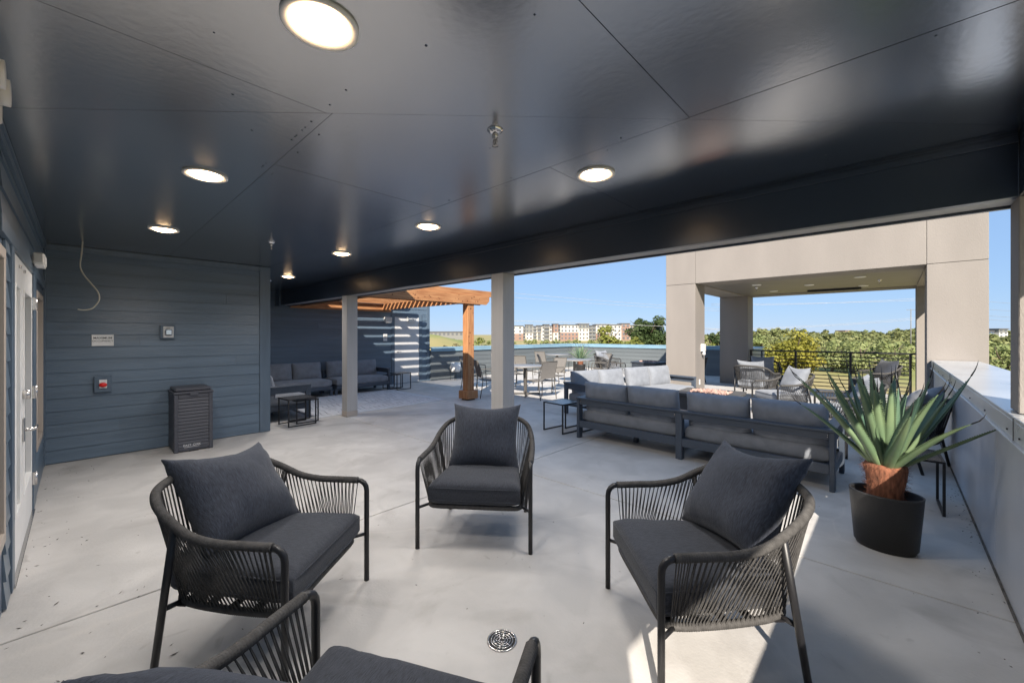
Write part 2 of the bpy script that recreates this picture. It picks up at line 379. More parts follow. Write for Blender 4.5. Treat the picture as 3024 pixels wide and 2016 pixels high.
def resample(path, step):
    P = [Vector(p) for p in path]; L = [0]
    for a, b in zip(P, P[1:]): L.append(L[-1] + (b - a).length)
    n = max(2, int(round(L[-1] / step))); out = []; k = 0
    for i in range(n + 1):
        d = L[-1] * i / n
        while k < len(P) - 2 and L[k + 1] < d: k += 1
        t = (d - L[k]) / max(1e-9, L[k + 1] - L[k]); out.append(P[k].lerp(P[k + 1], t))
    return out
def text_mesh(name, body, size, mx, m, parent, depth=0.0008, spacing=1.0, bold=0.0):
    c = bpy.data.curves.new(name, 'FONT'); c.body = body; c.size = size; c.align_x = 'CENTER'; c.align_y = 'CENTER'
    c.extrude = depth; c.space_character = spacing; c.offset = bold; c.resolution_u = 3
    o = bpy.data.objects.new(name, c); scn.collection.objects.link(o)
    bpy.context.view_layer.update()
    me = bpy.data.meshes.new_from_object(o.evaluated_get(bpy.context.evaluated_depsgraph_get()))
    me.transform(mx); me.materials.clear(); me.materials.append(M[m]); bpy.data.objects.remove(o)
    q = bpy.data.objects.new(name, me); scn.collection.objects.link(q); q.parent = parent
    return q
rnd = random.Random(7)
# ================================================================== STRUCTURE
CZ = 2.60            # ceiling
BZ = 2.26            # beam soffit
WX = -7.25           # siding wall beside the bin
W2X = -11.30         # far wall with the grey door
PX = 0.48            # inner face of the metal parapet

# ---- terrace floor: slabs with open joints
fl = bpy.data.objects.new('terrace_floor', None); scn.collection.objects.link(fl); fl['kind'] = 'structure'
def slab(x0, x1, y0, y1):
    MB().box(x0 + .0055, x1 - .0055, y0 + .0055, y1 - .0055, -0.15, 0.0, 0.004).build('slab', 'concrete', fl)
xs = [-11.6, -7.42, -3.22, 0.98]; ys = [-0.6, 3.41, 7.0, 10.6, 14.35]
for i in range(3):
    for j in range(4): slab(xs[i], xs[i + 1], ys[j], ys[j + 1])
slab(-3.22, .98, -3.6, -0.6); slab(-11.6, -7.42, 14.35, 16.6); slab(-7.42, -3.25, 14.35, 16.6)
MB().box(-11.6, 0.98, -3.6, 14.35, -0.30, -0.152).box(-11.6, -3.25, 14.35, 16.6, -0.30, -0.152).build('joint_bed', 'joint', fl)
# building mass below the terrace
bm_ = thing('apartment_block', 'building storeys under the roof terrace, below the deck edge', 'building', (-5.3, 6, -10))
MB().box(-6.25, 6.2, -6.6, 8.3, 0, 9.69, 0.02).build('wall', 'stucco', bm_)
MB().box(-6.25, 2.05, 8.3, 10.5, 0, 9.69, 0.02).build('rear_wall', 'stucco', bm_)

# ---- lap siding
def board_x(mb, X, y0, y1, z0, z1, nrm=1):       # on a wall x = X facing nrm
    a = X + nrm * 0.016; b = X + nrm * 0.004
    vs = [(X, y0, z0), (a, y0, z0), (b, y0, z1), (X, y0, z1), (X, y1, z0), (a, y1, z0), (b, y1, z1), (X, y1, z1)]
    fs = [(0, 1, 2, 3), (7, 6, 5, 4), (0, 4, 5, 1), (1, 5, 6, 2), (2, 6, 7, 3), (3, 7, 4, 0)]
    if nrm > 0: fs = [tuple(reversed(f)) for f in fs]
    return mb.add(vs, fs)
def board_y(mb, Y, x0, x1, z0, z1, nrm=1):
    a = Y + nrm * 0.016; b = Y + nrm * 0.004
    vs = [(x0, Y, z0), (x0, a, z0), (x0, b, z1), (x0, Y, z1), (x1, Y, z0), (x1, a, z0), (x1, b, z1), (x1, Y, z1)]
    fs = [(0, 1, 2, 3), (7, 6, 5, 4), (0, 4, 5, 1), (1, 5, 6, 2), (2, 6, 7, 3), (3, 7, 4, 0)]
    if nrm < 0: fs = [tuple(reversed(f)) for f in fs]
    return mb.add(vs, fs)
EXPO = 0.152
def side_x(par, X, y0, y1, z0, z1, nrm=1, joints=(), m='siding'):
    z = z0; i = 0
    while z < z1 - 0.01:
        zt = min(z1, z + EXPO); cuts = [y0] + [j for (k, j) in joints if k == i and y0 < j < y1] + [y1]
        for a, b in zip(cuts, cuts[1:]):
            board_x(MB(), X, a + .001, b - .001, z, zt - 0.0005, nrm).build('siding_board', m, par)
        z = zt; i += 1
def side_y(par, Y, x0, x1, z0, z1, nrm=1, joints=(), m='siding2'):
    z = z0; i = 0
    while z < z1 - 0.01:
        zt = min(z1, z + EXPO); cuts = [x0] + [j for (k, j) in joints if k == i and x0 < j < x1] + [x1]
        for a, b in zip(cuts, cuts[1:]):
            board_y(MB(), Y, a + .001, b - .001, z, zt - 0.0005, nrm).build('siding_board', m, par)
        z = zt; i += 1

# ---- wall W1 (dark siding wall with the sign and the bin)
w1 = thing('siding_wall', 'blue grey lap siding wall behind the storage bin', 'wall')
MB().box(WX - .2, WX, -0.29, 2.07, 0, CZ - .002).build('backing', 'trim', w1)
side_x(w1, WX, -0.285, 1.935, 0.012, CZ - 0.075, joints=((4, 1.1), (9, .55), (13, 1.5), (2, .35), (7, 1.62)))
MB().box(WX + .001, WX + .024, 1.937, 2.082, 0.004, CZ - .004, .002).build('corner_trim', 'trim', w1)
MB().box(WX + .001, WX + .022, -0.285, 1.935, CZ - .075, CZ - .004, .002).build('ceiling_trim', 'trim', w1)
MB().box(WX + .002, WX + .030, -0.26, 1.935, CZ - .028, CZ - .005, .002).build('ceiling_bead', 'trim', w1)
MB().box(WX - .198, WX, 2.0705, 2.09, 0.003, CZ - .004, .002).build('corner_return', 'trim', w1)
wr_ = thing('recess_wall', 'side wall of the seating recess behind the near corner trim', 'wall')
MB().box(W2X, WX - .2005, 1.90, 2.07, 0, CZ - .002).build('backing', 'trim', wr_)
side_y(wr_, 2.07, W2X + .02, WX - .2, 0.012, CZ - .01)

# ---- wall with the white door (y = -0.29, facing +Y)
DY = -0.29
dw = thing('door_wall', 'blue grey siding wall with a white glazed double door', 'wall')
def wallbox(n, x0, x1, z0, z1): MB().box(x0, x1, DY - .2, DY - .001, z0, z1).build(n, 'trim', dw)
wallbox('backing', -7.45, -7.0, 0, CZ); wallbox('backing', -6.0, -5.47, 0, CZ); wallbox('backing', -3.86, -3.5, 0, CZ)
wallbox('backing', -3.5, .44, 0, 0.45); wallbox('backing', -3.5, .44, 2.0, CZ); wallbox('backing', -2.4, .44, .45, 2.0)
MB().box(.24, .44, -3.4, DY - .201, 0, CZ).build('return_wall', 'trim', dw)
wallbox('header', -7.0, -6.0, 1.96, CZ); wallbox('sill_wall', -7.0, -6.0, 0, 0.40); wallbox('header', -5.47, -3.86, 2.06, CZ)
side_y(dw, DY, -7.20, -3.4, 2.155, CZ - .075, joints=((0, -5.1), (1, -4.2)))
side_y(dw, DY, -3.78, -3.58, 0.012, 2.15)
side_y(dw, DY, -7.22, -5.76, 0.012, 0.40)
for (x0, x1, z0, z1) in ((-7.248, -7.17, .006, CZ - .08), (-5.76, -5.46, .006, 2.14), (-3.92, -3.79, .006, 2.14)):
    MB().box(x0, x1, DY, DY + .022, z0, z1, .002).build('door_trim', 'trim', dw)
MB().box(-7.17, -3.3, DY, DY + .024, 2.06, 2.15, .002).build('head_trim', 'trim', dw)
MB().box(-7.2, .44, DY, DY + .022, CZ - .072, CZ - .004, .002).build('ceiling_trim', 'trim', dw)
MB().box(-7.2, .44, DY + .001, DY + .032, CZ - .026, CZ - .005, .002).build('ceiling_bead', 'trim', dw)
wd = MB().box(-6.98, -6.93, DY - .05, DY + .016, .40, 1.96, .003).box(-6.08, -6.02, DY - .05, DY + .016, .40, 1.96, .003)
wd.box(-6.93, -6.08, DY - .05, DY + .016, 1.90, 1.96, .003).box(-6.93, -6.08, DY - .05, DY + .016, .40, .46, .003)
sw = wd.build('sidelight_frame', 'tan', dw); MB().box(-6.93, -6.08, DY - .03, DY - .022, .46, 1.9).build('pane', 'glass', sw)
wd = MB().box(-3.56, -3.50, DY - .05, DY + .016, .40, 2.0, .003).box(-3.50, -2.4, DY - .05, DY + .016, 1.94, 2.0, .003).box(-3.50, -2.4, DY - .05, DY + .016, .40, .46, .003)
sw = wd.build('window_frame', 'tan', dw); MB().box(-3.5, -2.4, DY - .03, DY - .022, .46, 1.94).build('pane', 'glass', sw)
# double door (two leaves)
dr = thing('double_door', 'white glazed double door with steel lever handle', 'door', (-4.66, DY, 0))
for k, (x0, x1) in enumerate(((-0.785, 0.16), (0.166, 0.745))):
    p = MB(); y0, y1 = -.05, .012
    st = .13
    p.box(x0, x0 + st, y0, y1, .012, 2.05, .003).box(x1 - st, x1, y0, y1, .012, 2.05, .003)
    p.box(x0 + st, x1 - st, y0, y1, 1.86, 2.05, .003).box(x0 + st, x1 - st, y0, y1, .012, .36, .003)
    lf = p.build('door_leaf', 'white', dr)
    q = MB()
    for (a, b, c, d_) in ((x0 + st, x0 + st + .022, .36, 1.86), (x1 - st - .022, x1 - st, .36, 1.86)): q.box(a, b, -.03, .019, c, d_, .003)
    for (c, d_) in ((.36, .382), (1.838, 1.86)): q.box(x0 + st + .022, x1 - st - .022, -.03, .019, c, d_, .003)
    q.build('glazing_bead', 'white', lf)
    MB().box(x0 + st + .02, x1 - st - .02, -.022, -.014, .375, 1.845).build('pane', 'glass', lf)
for zc in (.28, 1.03, 1.80):
    h = MB().box(-.815, -.788, .013, .03, zc - .055, zc + .055, .002); h.tube([(-.80, .034, zc - .055), (-.80, .034, zc + .055)], .009, 8)
    h.build('hinge', 'steel', dr)
h = MB().box(.06, .115, .013, .022, .76, .93, .003).tube([(.088, .02, .845), (.088, .07, .845)], .011, 8).tube([(.088, .068, .845), (-.06, .072, .845)], .010, 8)
h.build('lever_handle', 'steel', dr)
MB().tube([(.088, .012, 1.10), (.088, .05, 1.10)], .033, 14).build('deadbolt', 'steel', dr)
MB().box(-.815, .80, -.06, .03, 0.0005, .011, .002).build('threshold', 'steel', dr)
for xx in (.02, .34):
    MB().tube([(xx, .012, 1.99), (xx, .024, 1.99)], .012, 10).build('door_bolt', 'steel', dr)
# sensor over the door
se = thing('wall_sensor', 'small white sensor box above the white double door', 'sensor', (-5.35, DY + .024, 2.17))
MB().box(-.16, .16, 0, .07, -.05, .045, .012).build('housing', 'offwhite', se)
MB().box(-.13, .13, .01, .066, -.058, -.05, .003).build('lens', 'white', se)
ex = thing('emergency_light', 'white wall fixture at the upper left edge above the window', 'light fixture', (-2.2, DY + .001, 2.36))
MB().box(-.16, .16, 0, .10, -.08, .10, .012).build('housing', 'offwhite', ex)
for xx in (-.05, .10): MB().tube([(xx, .10, .01), (xx, .125, .01)], .045, 14).build('lamp_head', 'white', ex)

# ---- roof with ceiling panels
roof = thing('patio_roof', 'dark painted patio roof with panelled ceiling and deep front beam', 'roof')
def panel(poly):
    c = Vector((sum(p[0] for p in poly) / len(poly), sum(p[1] for p in poly) / len(poly)))
    n = len(poly); g = 0.0013; out = []
    for i in range(n):                       # inset every edge by g
        p0, p1, p2 = Vector(poly[i - 1]), Vector(poly[i]), Vector(poly[(i + 1) % n])
        e1 = (p1 - p0).normalized(); e2 = (p2 - p1).normalized()
        n1 = Vector((-e1.y, e1.x)); n2 = Vector((-e2.y, e2.x)); k = 1 + n1.dot(n2)
        out.append(p1 + (n1 + n2) * (g / max(.2, k)))
    dz = rnd.uniform(-.0008, .0008)
    MB().prism([tuple(p) for p in out], CZ + dz, CZ + 0.012).build('ceiling_panel', 'ceiling', roof)
D = lambda x: x + 2.82
X0, X1, Y0, YB = WX, 0.48, DY, 3.40
def dg(y): return y - 2.82
# rows left of the mitre line
panel([(X0, Y0), (-5.6, Y0), (-5.6, .84), (X0, .84)]); panel([(-5.6, Y0), (dg(Y0), Y0), (dg(.84), .84), (-5.6, .84)])
panel([(X0, .84), (-5.28, .84), (-5.28, 2.06), (X0, 2.06)]); panel([(-5.28, .84), (-2.84, .84), (-2.84, 2.06), (-5.28, 2.06)])
panel([(-2.84, .84), (dg(.84), .84), (dg(2.06), 2.06), (-2.84, 2.06)])
for a, b in ((W2X, -8.93), (-8.93, -6.49), (-6.49, -4.05), (-4.05, -1.605)): panel([(a, 2.06), (b, 2.06), (b, YB), (a, YB)])
panel([(-1.605, 2.06), (dg(2.06), 2.06), (X1, 3.30), (X1, YB), (-1.605, YB)])
# columns right of the mitre line
panel([(dg(Y0), Y0), (-2.0, Y0), (-2.0, .82)]); panel([(-2.0, Y0), (-.735, Y0), (-.735, 2.06), (dg(2.06), 2.06), (-2.0, .82)])
panel([(.445, -3.4), (X1, -3.4), (X1, Y0), (.445, Y0)]); panel([(-.735, Y0), (X1, Y0), (X1, 2.06), (-.735, 2.06)]); panel([(-.735, 2.0605), (X1, 2.0605), (X1, 3.30), (dg(2.066), 2.066)])
scr = MB()
for k in range(70):
    x, y = rnd.uniform(-5, .4), rnd.choice((.80, .88, 2.02, 2.10, rnd.uniform(0, 3.2)))
    scr.tube([(x, y, CZ - .0016), (x, y, CZ + .004)], rnd.uniform(.003, .006), 6, smooth=False)
scr.build('screw_heads', 'beam', roof, kind='stuff')
MB().box(W2X - .2, 0.94, -3.4, 3.64, CZ + .0125, 3.14, .01).build('roof_slab', 'beam', roof)
# front beam: dark inner face, pale soffit strip
MB().box(W2X + .32, PX + .002, 3.40, 3.46, BZ, CZ + .005, .003).build('beam', 'beam', roof)
MB().box(W2X + .32, PX, 3.385, 3.3995, CZ - .055, CZ - .02, .002).build('beam_trim', 'beam', roof)
MB().box(W2X + .02, .94, 3.4605, 3.62, BZ + .004, CZ + .010, .002).build('beam_soffit', 'column', roof)
MB().box(W2X + .02, .94, 3.6205, 3.655, BZ - .012, 3.12, .003).build('fascia', 'beam', roof)
MB().box(W2X, W2X + .318, 3.36, 3.50, BZ - .02, CZ - .003, .003).build('beam_end_trim', 'trim', roof)
# right side beam over the metal parapet
MB().box(PX + .003, PX + .06, -3.4, 3.398, BZ, CZ + .005, .003).build('side_beam', 'beam', roof)
MB().box(PX + .0605, .94, -3.4, 3.398, BZ + .004, CZ + .008, .003).build('side_soffit', 'column', roof)

# ---- columns
def column(x0, x1, y0, y1, z0, z1, label, m='column', base=True):
    c = thing('column', label, 'column', ((x0 + x1) / 2, (y0 + y1) / 2, z0)); a = (x1 - x0) / 2; b = (y1 - y0) / 2
    MB().box(-a, a, -b, b, 0.10 if base else 0, z1 - z0, .004).build('shaft', m, c)
    if base: MB().box(-a - .003, a + .003, -b - .003, b + .003, 0.0, .099, .004).build('base_wrap', 'tan', c)
    return c
column(-7.62, -7.41, 3.41, 3.615, 0, BZ + .002, 'square taupe column beside the rug and recess sofa')
column(-3.55, -3.35, 3.41, 3.61, 0, BZ + .002, 'square taupe column in the middle, behind the facing armchair', base=False)
column(PX + .002, .92, 3.405, 3.62, 1.112, BZ + .003, 'stucco pillar standing on the metal parapet, right edge', 'stucco', base=False)

# ---- metal clad parapet on the right
pp = thing('metal_parapet', 'metal clad parapet wall with galvanised coping along the right', 'wall')
yy = [-3.4, -1.0, 1.6, 4.05, 6.5, 9.69]
for a, b in zip(yy, yy[1:]):
    MB().box(PX, PX + .02, a + .002, b - .002, .012, 1.03, .002).build('wall_panel', 'galv_panel', pp)
MB().box(PX + .021, .93, -3.4, 9.69, 0, 1.03).build('core', 'trim', pp)
yy = [-3.4, -1.2, .9, 3.30, 6.55, 9.685]
for a, b in zip(yy, yy[1:]):
    c = MB().box(PX - .03, .99, a + .003, b - .003, 1.085, 1.108, .003).box(PX - .03, PX - .006, a + .003, b - .003, .985, 1.0848, .002)
    c.box(PX - .045, PX - .008, a + .003, b - .003, .972, .9845, .002).box(.965, .99, a + .003, b - .003, .985, 1.0848, .002)
    cp = c.build('coping', 'galv', pp)
    for t in range(5):
        yv = a + .15 + (b - a - .3) * t / 4
        MB().tube([(PX - .036, yv, 1.02), (PX - .030, yv, 1.02)], .005, 8).build('screw', 'black_metal', cp)
    MB().box(PX - .033, PX - .0305, b - .0028, b + .0028, .98, 1.1).build('lap_seal', 'joint', cp)
MB().box(PX - .010, PX - .0005, -1.2, 9.69, .0005, .014).build('sealant', 'sealant', pp)

# ---- far wall W2 with the grey door
w2 = thing('far_siding_wall', 'blue grey siding wall behind the recess sofa and pergola', 'wall')
MB().box(W2X - .25, W2X, 1.9, 8.0, 0, 3.0).build('backing', 'trim', w2)
js = ((5, 3.1), (3, 5.4), (8, 2.7), (11, 4.4), (6, 2.5))
side_x(w2, W2X, 2.10, 6.59, .012, 2.98, joints=js); side_x(w2, W2X, 6.59, 8.0 - .11, 2.19, 2.98); side_x(w2, W2X, 7.70, 8.0 - .11, .012, 2.19)
for (a, b, c, d_) in ((6.59, 6.70, .004, 2.19), (7.59, 7.70, .004, 2.19), (6.70, 7.59, 2.085, 2.19), (7.89, 8.005, .004, 2.985)):
    MB().box(W2X + .0005, W2X + .024, a, b, c, d_, .002).build('door_trim', 'trim', w2)
gd = thing('grey_door', 'pale grey steel door under the pergola with striped sunlight', 'door', (W2X, 7.145, 0))
MB().box(.001, .020, -.44, .44, .012, 2.08, .003).build('door_leaf', 'doorgrey', gd)
MB().box(.021, .07, .02, .30, 1.93, 2.02, .008).build('closer', 'offwhite', gd)
MB().tube([(.05, .28, 1.99), (.10, .10, 2.05), (.03, -.05, 2.06)], .008, 6).build('closer_arm', 'steel', gd)
MB().tube([(.02, -.36, 1.0), (.07, -.36, 1.0)], .012, 8).tube([(.068, -.36, 1.0), (.068, -.24, 1.0)], .010, 8).build('lever_handle', 'steel', gd)
for zc in (.25, 1.05, 1.85): MB().box(.021, .032, .41, .438, zc - .05, zc + .05, .002).build('hinge', 'steel', gd)
wl = thing('wall_light', 'white wall light box beside the grey door', 'light fixture', (W2X + .017, 6.44, 1.98))
MB().box(0, .11, -.11, .11, -.07, .08, .012).build('housing', 'offwhite', wl); MB().box(.012, .10, -.09, .09, -.085, -.07, .004).build('lens', 'white', wl)
ns = thing('wall_notice', 'small white notice on siding left of the grey door', 'sign', (W2X + .017, 6.38, 1.45))
MB().box(0, .006, -.065, .065, -.11, .11, .002).build('plate', 'white', ns)
for zc in (.05, .01, -.03): MB().box(.0065, .0075, -.045, .045, zc - .008, zc + .008).build('print_line', 'ink', ns)

# ---- siding parapets round the terrace
def para(name_label, ax, at, a0, a1, nrm, end=None):
    p = thing('siding_parapet', name_label, 'wall')
    if ax == 'x':
        MB().box(at - nrm * .26, at, a0, a1, 0, 1.0).build('core', 'trim', p); side_x(p, at, a0, a1, .012, .985, nrm, joints=((2, (a0 * .6 + a1 * .4)), (4, (a0 * .3 + a1 * .7))), m='siding_p')
        c = MB().box(at - nrm * .30, at + nrm * .05, a0, a1, 1.075, 1.105, .004).box(at + nrm * .026, at + nrm * .05, a0, a1, .965, 1.0745, .003)
    else:
        MB().box(a0, a1, at - nrm * .26, at, 0, 1.0).build('core', 'trim', p); side_y(p, at, a0, a1, .012, .985, nrm, joints=((1, (a0 * .6 + a1 * .4)), (3, (a0 * .25 + a1 * .75))), m='siding2_p')
        c = MB().box(a0, a1, at - nrm * .30, at + nrm * .05, 1.075, 1.105, .004).box(a0, a1, at + nrm * .026, at + nrm * .05, .965, 1.0745, .003)
    c.build('coping', 'coping', p); return p
para('siding parapet with blue coping running from the grey door to far corner', 'x', -11.25, 8.01, 16.19, 1)
para('siding parapet with blue coping along the back, behind dining tables', 'y', 16.2, -11.55, -3.31, -1)
rp_ = thing('siding_parapet', 'short return of siding parapet beside the pavilion railing', 'wall')
MB().box(-3.50, -3.30, 14.68, 15.88, 0, 1.0).build('core', 'siding', rp_); MB().box(-3.55, -3.25, 14.68, 15.88, 1.0005, 1.10, .004).build('coping', 'coping', rp_)

# ---- pavilion
pv = thing('stucco_pavilion', 'beige stucco portal pavilion framing the seating area', 'pavilion')
def sp(x0, x1, y0, y1, z0, z1, n='stucco_panel', m='stucco', bev=.005): return MB().box(x0, x1, y0, y1, z0, z1, bev).build(n, m, pv)
TZ = 4.1; SZ = 2.705
for (x0, x1) in ((-4.01, -3.33), (0.40, 1.08)):
    sp(x0, x1, 9.70, 10.34, 0, SZ - .004, 'column'); sp(x0, x1, 9.70, 10.34, SZ + .004, TZ)
    sp(x0 + .01, x1 - .01, 9.712, 10.33, SZ - .02, SZ + .02, 'joint_core')
for (x0, x1) in ((-4.05, -3.26), (0.40, 1.08)): sp(x0, x1, 14.0, 14.65, 0, SZ - .003, 'column')
sp(-3.326, 0.396, 9.70, 10.34, SZ, TZ, 'front_beam'); sp(-3.34, .41, 9.712, 10.33, SZ + .01, TZ - .01, 'joint_core')
sp(-4.05, 1.08, 14.0, 14.65, SZ, TZ, 'rear_beam')
for (x0, x1) in ((-4.01, -3.33), (0.40, 1.08)): sp(x0, x1, 10.345, 13.995, SZ, TZ, 'side_beam')
sp(-3.329, .399, 10.341, 13.999, SZ + .02, SZ + .05, 'ceiling', 'pav_ceiling', 0); sp(-4.0, 1.07, 9.75, 14.6, TZ - .12, TZ - .02, 'roof_deck', 'bldg_roof', 0)
for (x, y) in ((-2.4, 11.13), (-2.4, 13.04), (-1.48, 12.0), (-.51, 11.06), (-.54, 13.07)):
    q = thing('pavilion_downlight', {(-2.4, 11.13): 'white round downlight in pavilion ceiling, front left', (-2.4, 13.04): 'white round downlight in pavilion ceiling, rear left', (-1.48, 12.0): 'white round downlight at centre of pavilion ceiling', (-.51, 11.06): 'white round downlight in pavilion ceiling, front right', (-.54, 13.07): 'white round downlight in pavilion ceiling, rear right'}[(x, y)], 'downlight', (x, y, SZ + .02), group='pavilion ceiling lights')
    MB().lathe([(.10, 0), (.10, -.008), (.085, -.014), (.07, -.014), (.07, 0)], 18, ring=True).build('trim_ring', 'white', q); MB().lathe([(.068, -.004), (.068, -.012)], 18).build('diffuser', 'offwhite', q)
ht = thing('ceiling_heater', 'black rectangular heater panel in pavilion ceiling', 'heater', (-1.15, 13.55, SZ + .02))
MB().box(-.55, .55, -.12, .12, -.05, 0, .005).build('housing', 'black_metal', ht)
for k in range(3): MB().box(-.5, .5, -.09 + k * .07, -.05 + k * .07, -.056, -.0505, .002).build('heating_strip', 'pav_ceiling', ht)
el = thing('emergency_light', 'twin head emergency light on the pavilion left column', 'light fixture', (-3.33, 10.13, 1.15))
MB().box(0, .07, -.09, .09, -.02, .16, .01).build('housing', 'offwhite', el); MB().tube([(.04, .0, -.02), (.05, .0, -.10)], .04, 10).build('lamp_head', 'doorgrey', el)
ol = thing('outlet_cover', 'white outlet cover low on pavilion left column', 'outlet', (-3.33, 9.98, .42)); MB().box(0, .01, -.03, .03, -.06, .06, .003).build('plate', 'white', ol)

# ---- railing
rl = thing('metal_railing', 'black horizontal bar railing at the back of the pavilion', 'railing')
for x in (-3.21, -2.07, -.85, .30): MB().box(x - .026, x + .026, 14.175, 14.229, 0, 1.03, .002).build('post', 'black_metal', rl)
MB().box(-3.24, .39, 14.165, 14.235, 1.031, 1.07, .003).build('top_rail', 'black_metal', rl)
for k in range(9):
    z = .10 + k * .103
    for a, b in ((-3.184, -2.096), (-2.044, -.876), (-.824, .274)): MB().box(a, b, 14.195, 14.211, z - .012, z + .012, .002).build('bar', 'black_metal', rl)

# ---- pergola
pg = thing('cedar_pergola', 'orange cedar pergola with slatted roof on a square post', 'pergola')
px_, py_ = -7.33, 6.30
MB().box(px_ - .095, px_ + .095, py_ - .095, py_ + .095, .22, 2.25, .006).build('post', 'wood_z', pg)
b_ = MB().box(px_ - .165, px_ + .165, py_ - .165, py_ + .165, .03, .22, .012).build('post_base', 'wood_z', pg)
MB().box(px_ - .11, px_ + .11, py_ - .11, py_ + .11, 0, .03).build('foot_plate', 'joint', pg)
def ybeam(x0, x1, y0, y1, z0, z1, n, m='wood', tail=0.0):
    vs = [(x, y, z) for x in (x0, x1) for (y, z) in ((y0, z0), (y1 - tail, z0), (y1, z0 + (z1 - z0) * .45), (y1, z1), (y0, z1))]
    fs = [(0, 1, 2, 3, 4), (9, 8, 7, 6, 5)] + [(i, 5 + i, 5 + (i + 1) % 5, (i + 1) % 5) for i in range(5)]
    return MB().add(vs, fs).build(n, m, pg)
ybeam(px_ - .13, px_ - .096, 3.70, 6.86, 2.25, 2.45, 'beam', tail=.10); ybeam(px_ + .096, px_ + .13, 3.70, 6.86, 2.25, 2.45, 'beam', tail=.10)
ybeam(-11.27, -11.23, 3.70, 6.55, 2.22, 2.45, 'ledger')
for y in (3.95, 6.29):
    MB().box(-11.229, px_ - .131, y - .02, y + .02, 2.27, 2.449, .003).build('rafter', 'wood_x', pg)
for k in range(20):
    x = -11.16 + k * .2055
    ybeam(x - .019, x + .019, 3.68, 7.05, 2.452, 2.585, 'slat', tail=.09)
kn = MB()
for k in range(26):
    y = rnd.uniform(4, 6.7); z = rnd.uniform(2.28, 2.43); kn.tube([(px_ + .1302, y, z), (px_ + .1312, y, z)], rnd.uniform(.006, .017), 8, smooth=False)
for k in range(9):
    z = rnd.uniform(.4, 2.15); y = rnd.uniform(-.07, .07); r_ = rnd.uniform(.010, .02)
    kn.tube([(px_ + .0952, py_ + y, z), (px_ + .0962, py_ + y, z)], r_, 8, smooth=False)
kn.build('knots', 'knot', pg, kind='stuff')
# ================================================================== CEILING FITTINGS
M['lamp_warm'] = emis('lamp_diffuser', (1.0, 0.66, 0.36), 10.0)
LL = [(-1.44, .57, 'nearest recessed downlight, at the top of the picture'), (-3.36, .58, 'recessed downlight second from the camera in the left row'),
      (-5.40, .59, 'recessed downlight farthest in the left row, nearest the hanging cable'), (-1.45, 2.36, 'recessed downlight nearest the camera in the row by the beam'),
      (-3.35, 2.36, 'recessed downlight second in the row by the beam'), (-5.30, 2.37, 'recessed downlight third in the row by the beam'),
      (-8.11, 2.63, 'recessed downlight deep in the seating recess')]
l0 = None
for x, y, lb in LL:
    lb = 'lit ' + lb
    if l0 is None:
        l0 = thing('recessed_light', lb, 'downlight', (x, y, CZ), group='recessed ceiling downlights')
        MB().lathe([(.090, -.001), (.125, -.001), (.125, -.010), (.119, -.013), (.092, -.004)], 32, ring=True).build('trim_ring', 'white', l0)
        MB().lathe([(.0001, -.030), (.04, -.028), (.068, -.021), (.086, -.011), (.089, -.002)], 28).build('diffuser', 'lamp_warm', l0)
        ld = bpy.data.lights.new('lamp_light', 'SPOT'); ld.energy = 54; ld.color = (1.0, .972, .945); ld.spot_size = R(165); ld.spot_blend = .9; ld.shadow_soft_size = .22
        lo = bpy.data.objects.new('lamp_light', ld); scn.collection.objects.link(lo); lo.parent = l0; lo.location = (0, 0, -.045)
    else: dup(l0, (x, y, CZ), 0, lb)
s0 = None
for x, y, lb in ((-1.52, 1.49, 'chrome sprinkler head in the middle of the ceiling'), (-5.24, 1.52, 'chrome sprinkler head on ceiling toward the siding wall'), (-8.99, 2.58, 'small chrome sprinkler head in the recess ceiling'),
                 (-2.54, 11.78, 'sprinkler head in pavilion ceiling, left'), (-.23, 11.99, 'sprinkler head in pavilion ceiling, right')):
    zz = CZ if y < 5 else SZ + .02
    if s0 is None:
        s0 = thing('sprinkler_head', lb, 'sprinkler', (x, y, zz), group='ceiling sprinkler heads')
        MB().lathe([(.042, -.0005), (.042, -.004), (.030, -.016), (.022, -.022)], 20).build('escutcheon', 'chrome', s0)
        MB().lathe([(.016, -.022), (.016, -.04), (.010, -.042), (.010, -.05)], 12).build('body', 'steel', s0)
        MB().tube([(-.012, 0, -.05), (-.014, 0, -.065), (-.004, 0, -.082)], .003, 6).tube([(.012, 0, -.05), (.014, 0, -.065), (.004, 0, -.082)], .003, 6).build('yoke', 'steel', s0)
        MB().lathe([(.004, -.05), (.004, -.08), (.017, -.084), (.017, -.086)], 12).build('deflector', 'steel', s0)
    else: dup(s0, (x, y, zz), 0, lb)
hc = tag(MB().tube(smoothpath([(-6.82, .03, 2.60), (-6.82, .02, 2.45), (-6.83, .01, 2.32), (-6.82, .04, 2.22), (-6.80, .10, 2.12), (-6.78, .155, 2.02), (-6.79, .16, 1.93), (-6.80, .11, 1.84), (-6.82, .05, 1.815), (-6.84, -.01, 1.82)], 6), .0075, 8).build('hanging_cable', 'cable'),
         'loose white cable hanging from the ceiling in an S curve', 'cable')

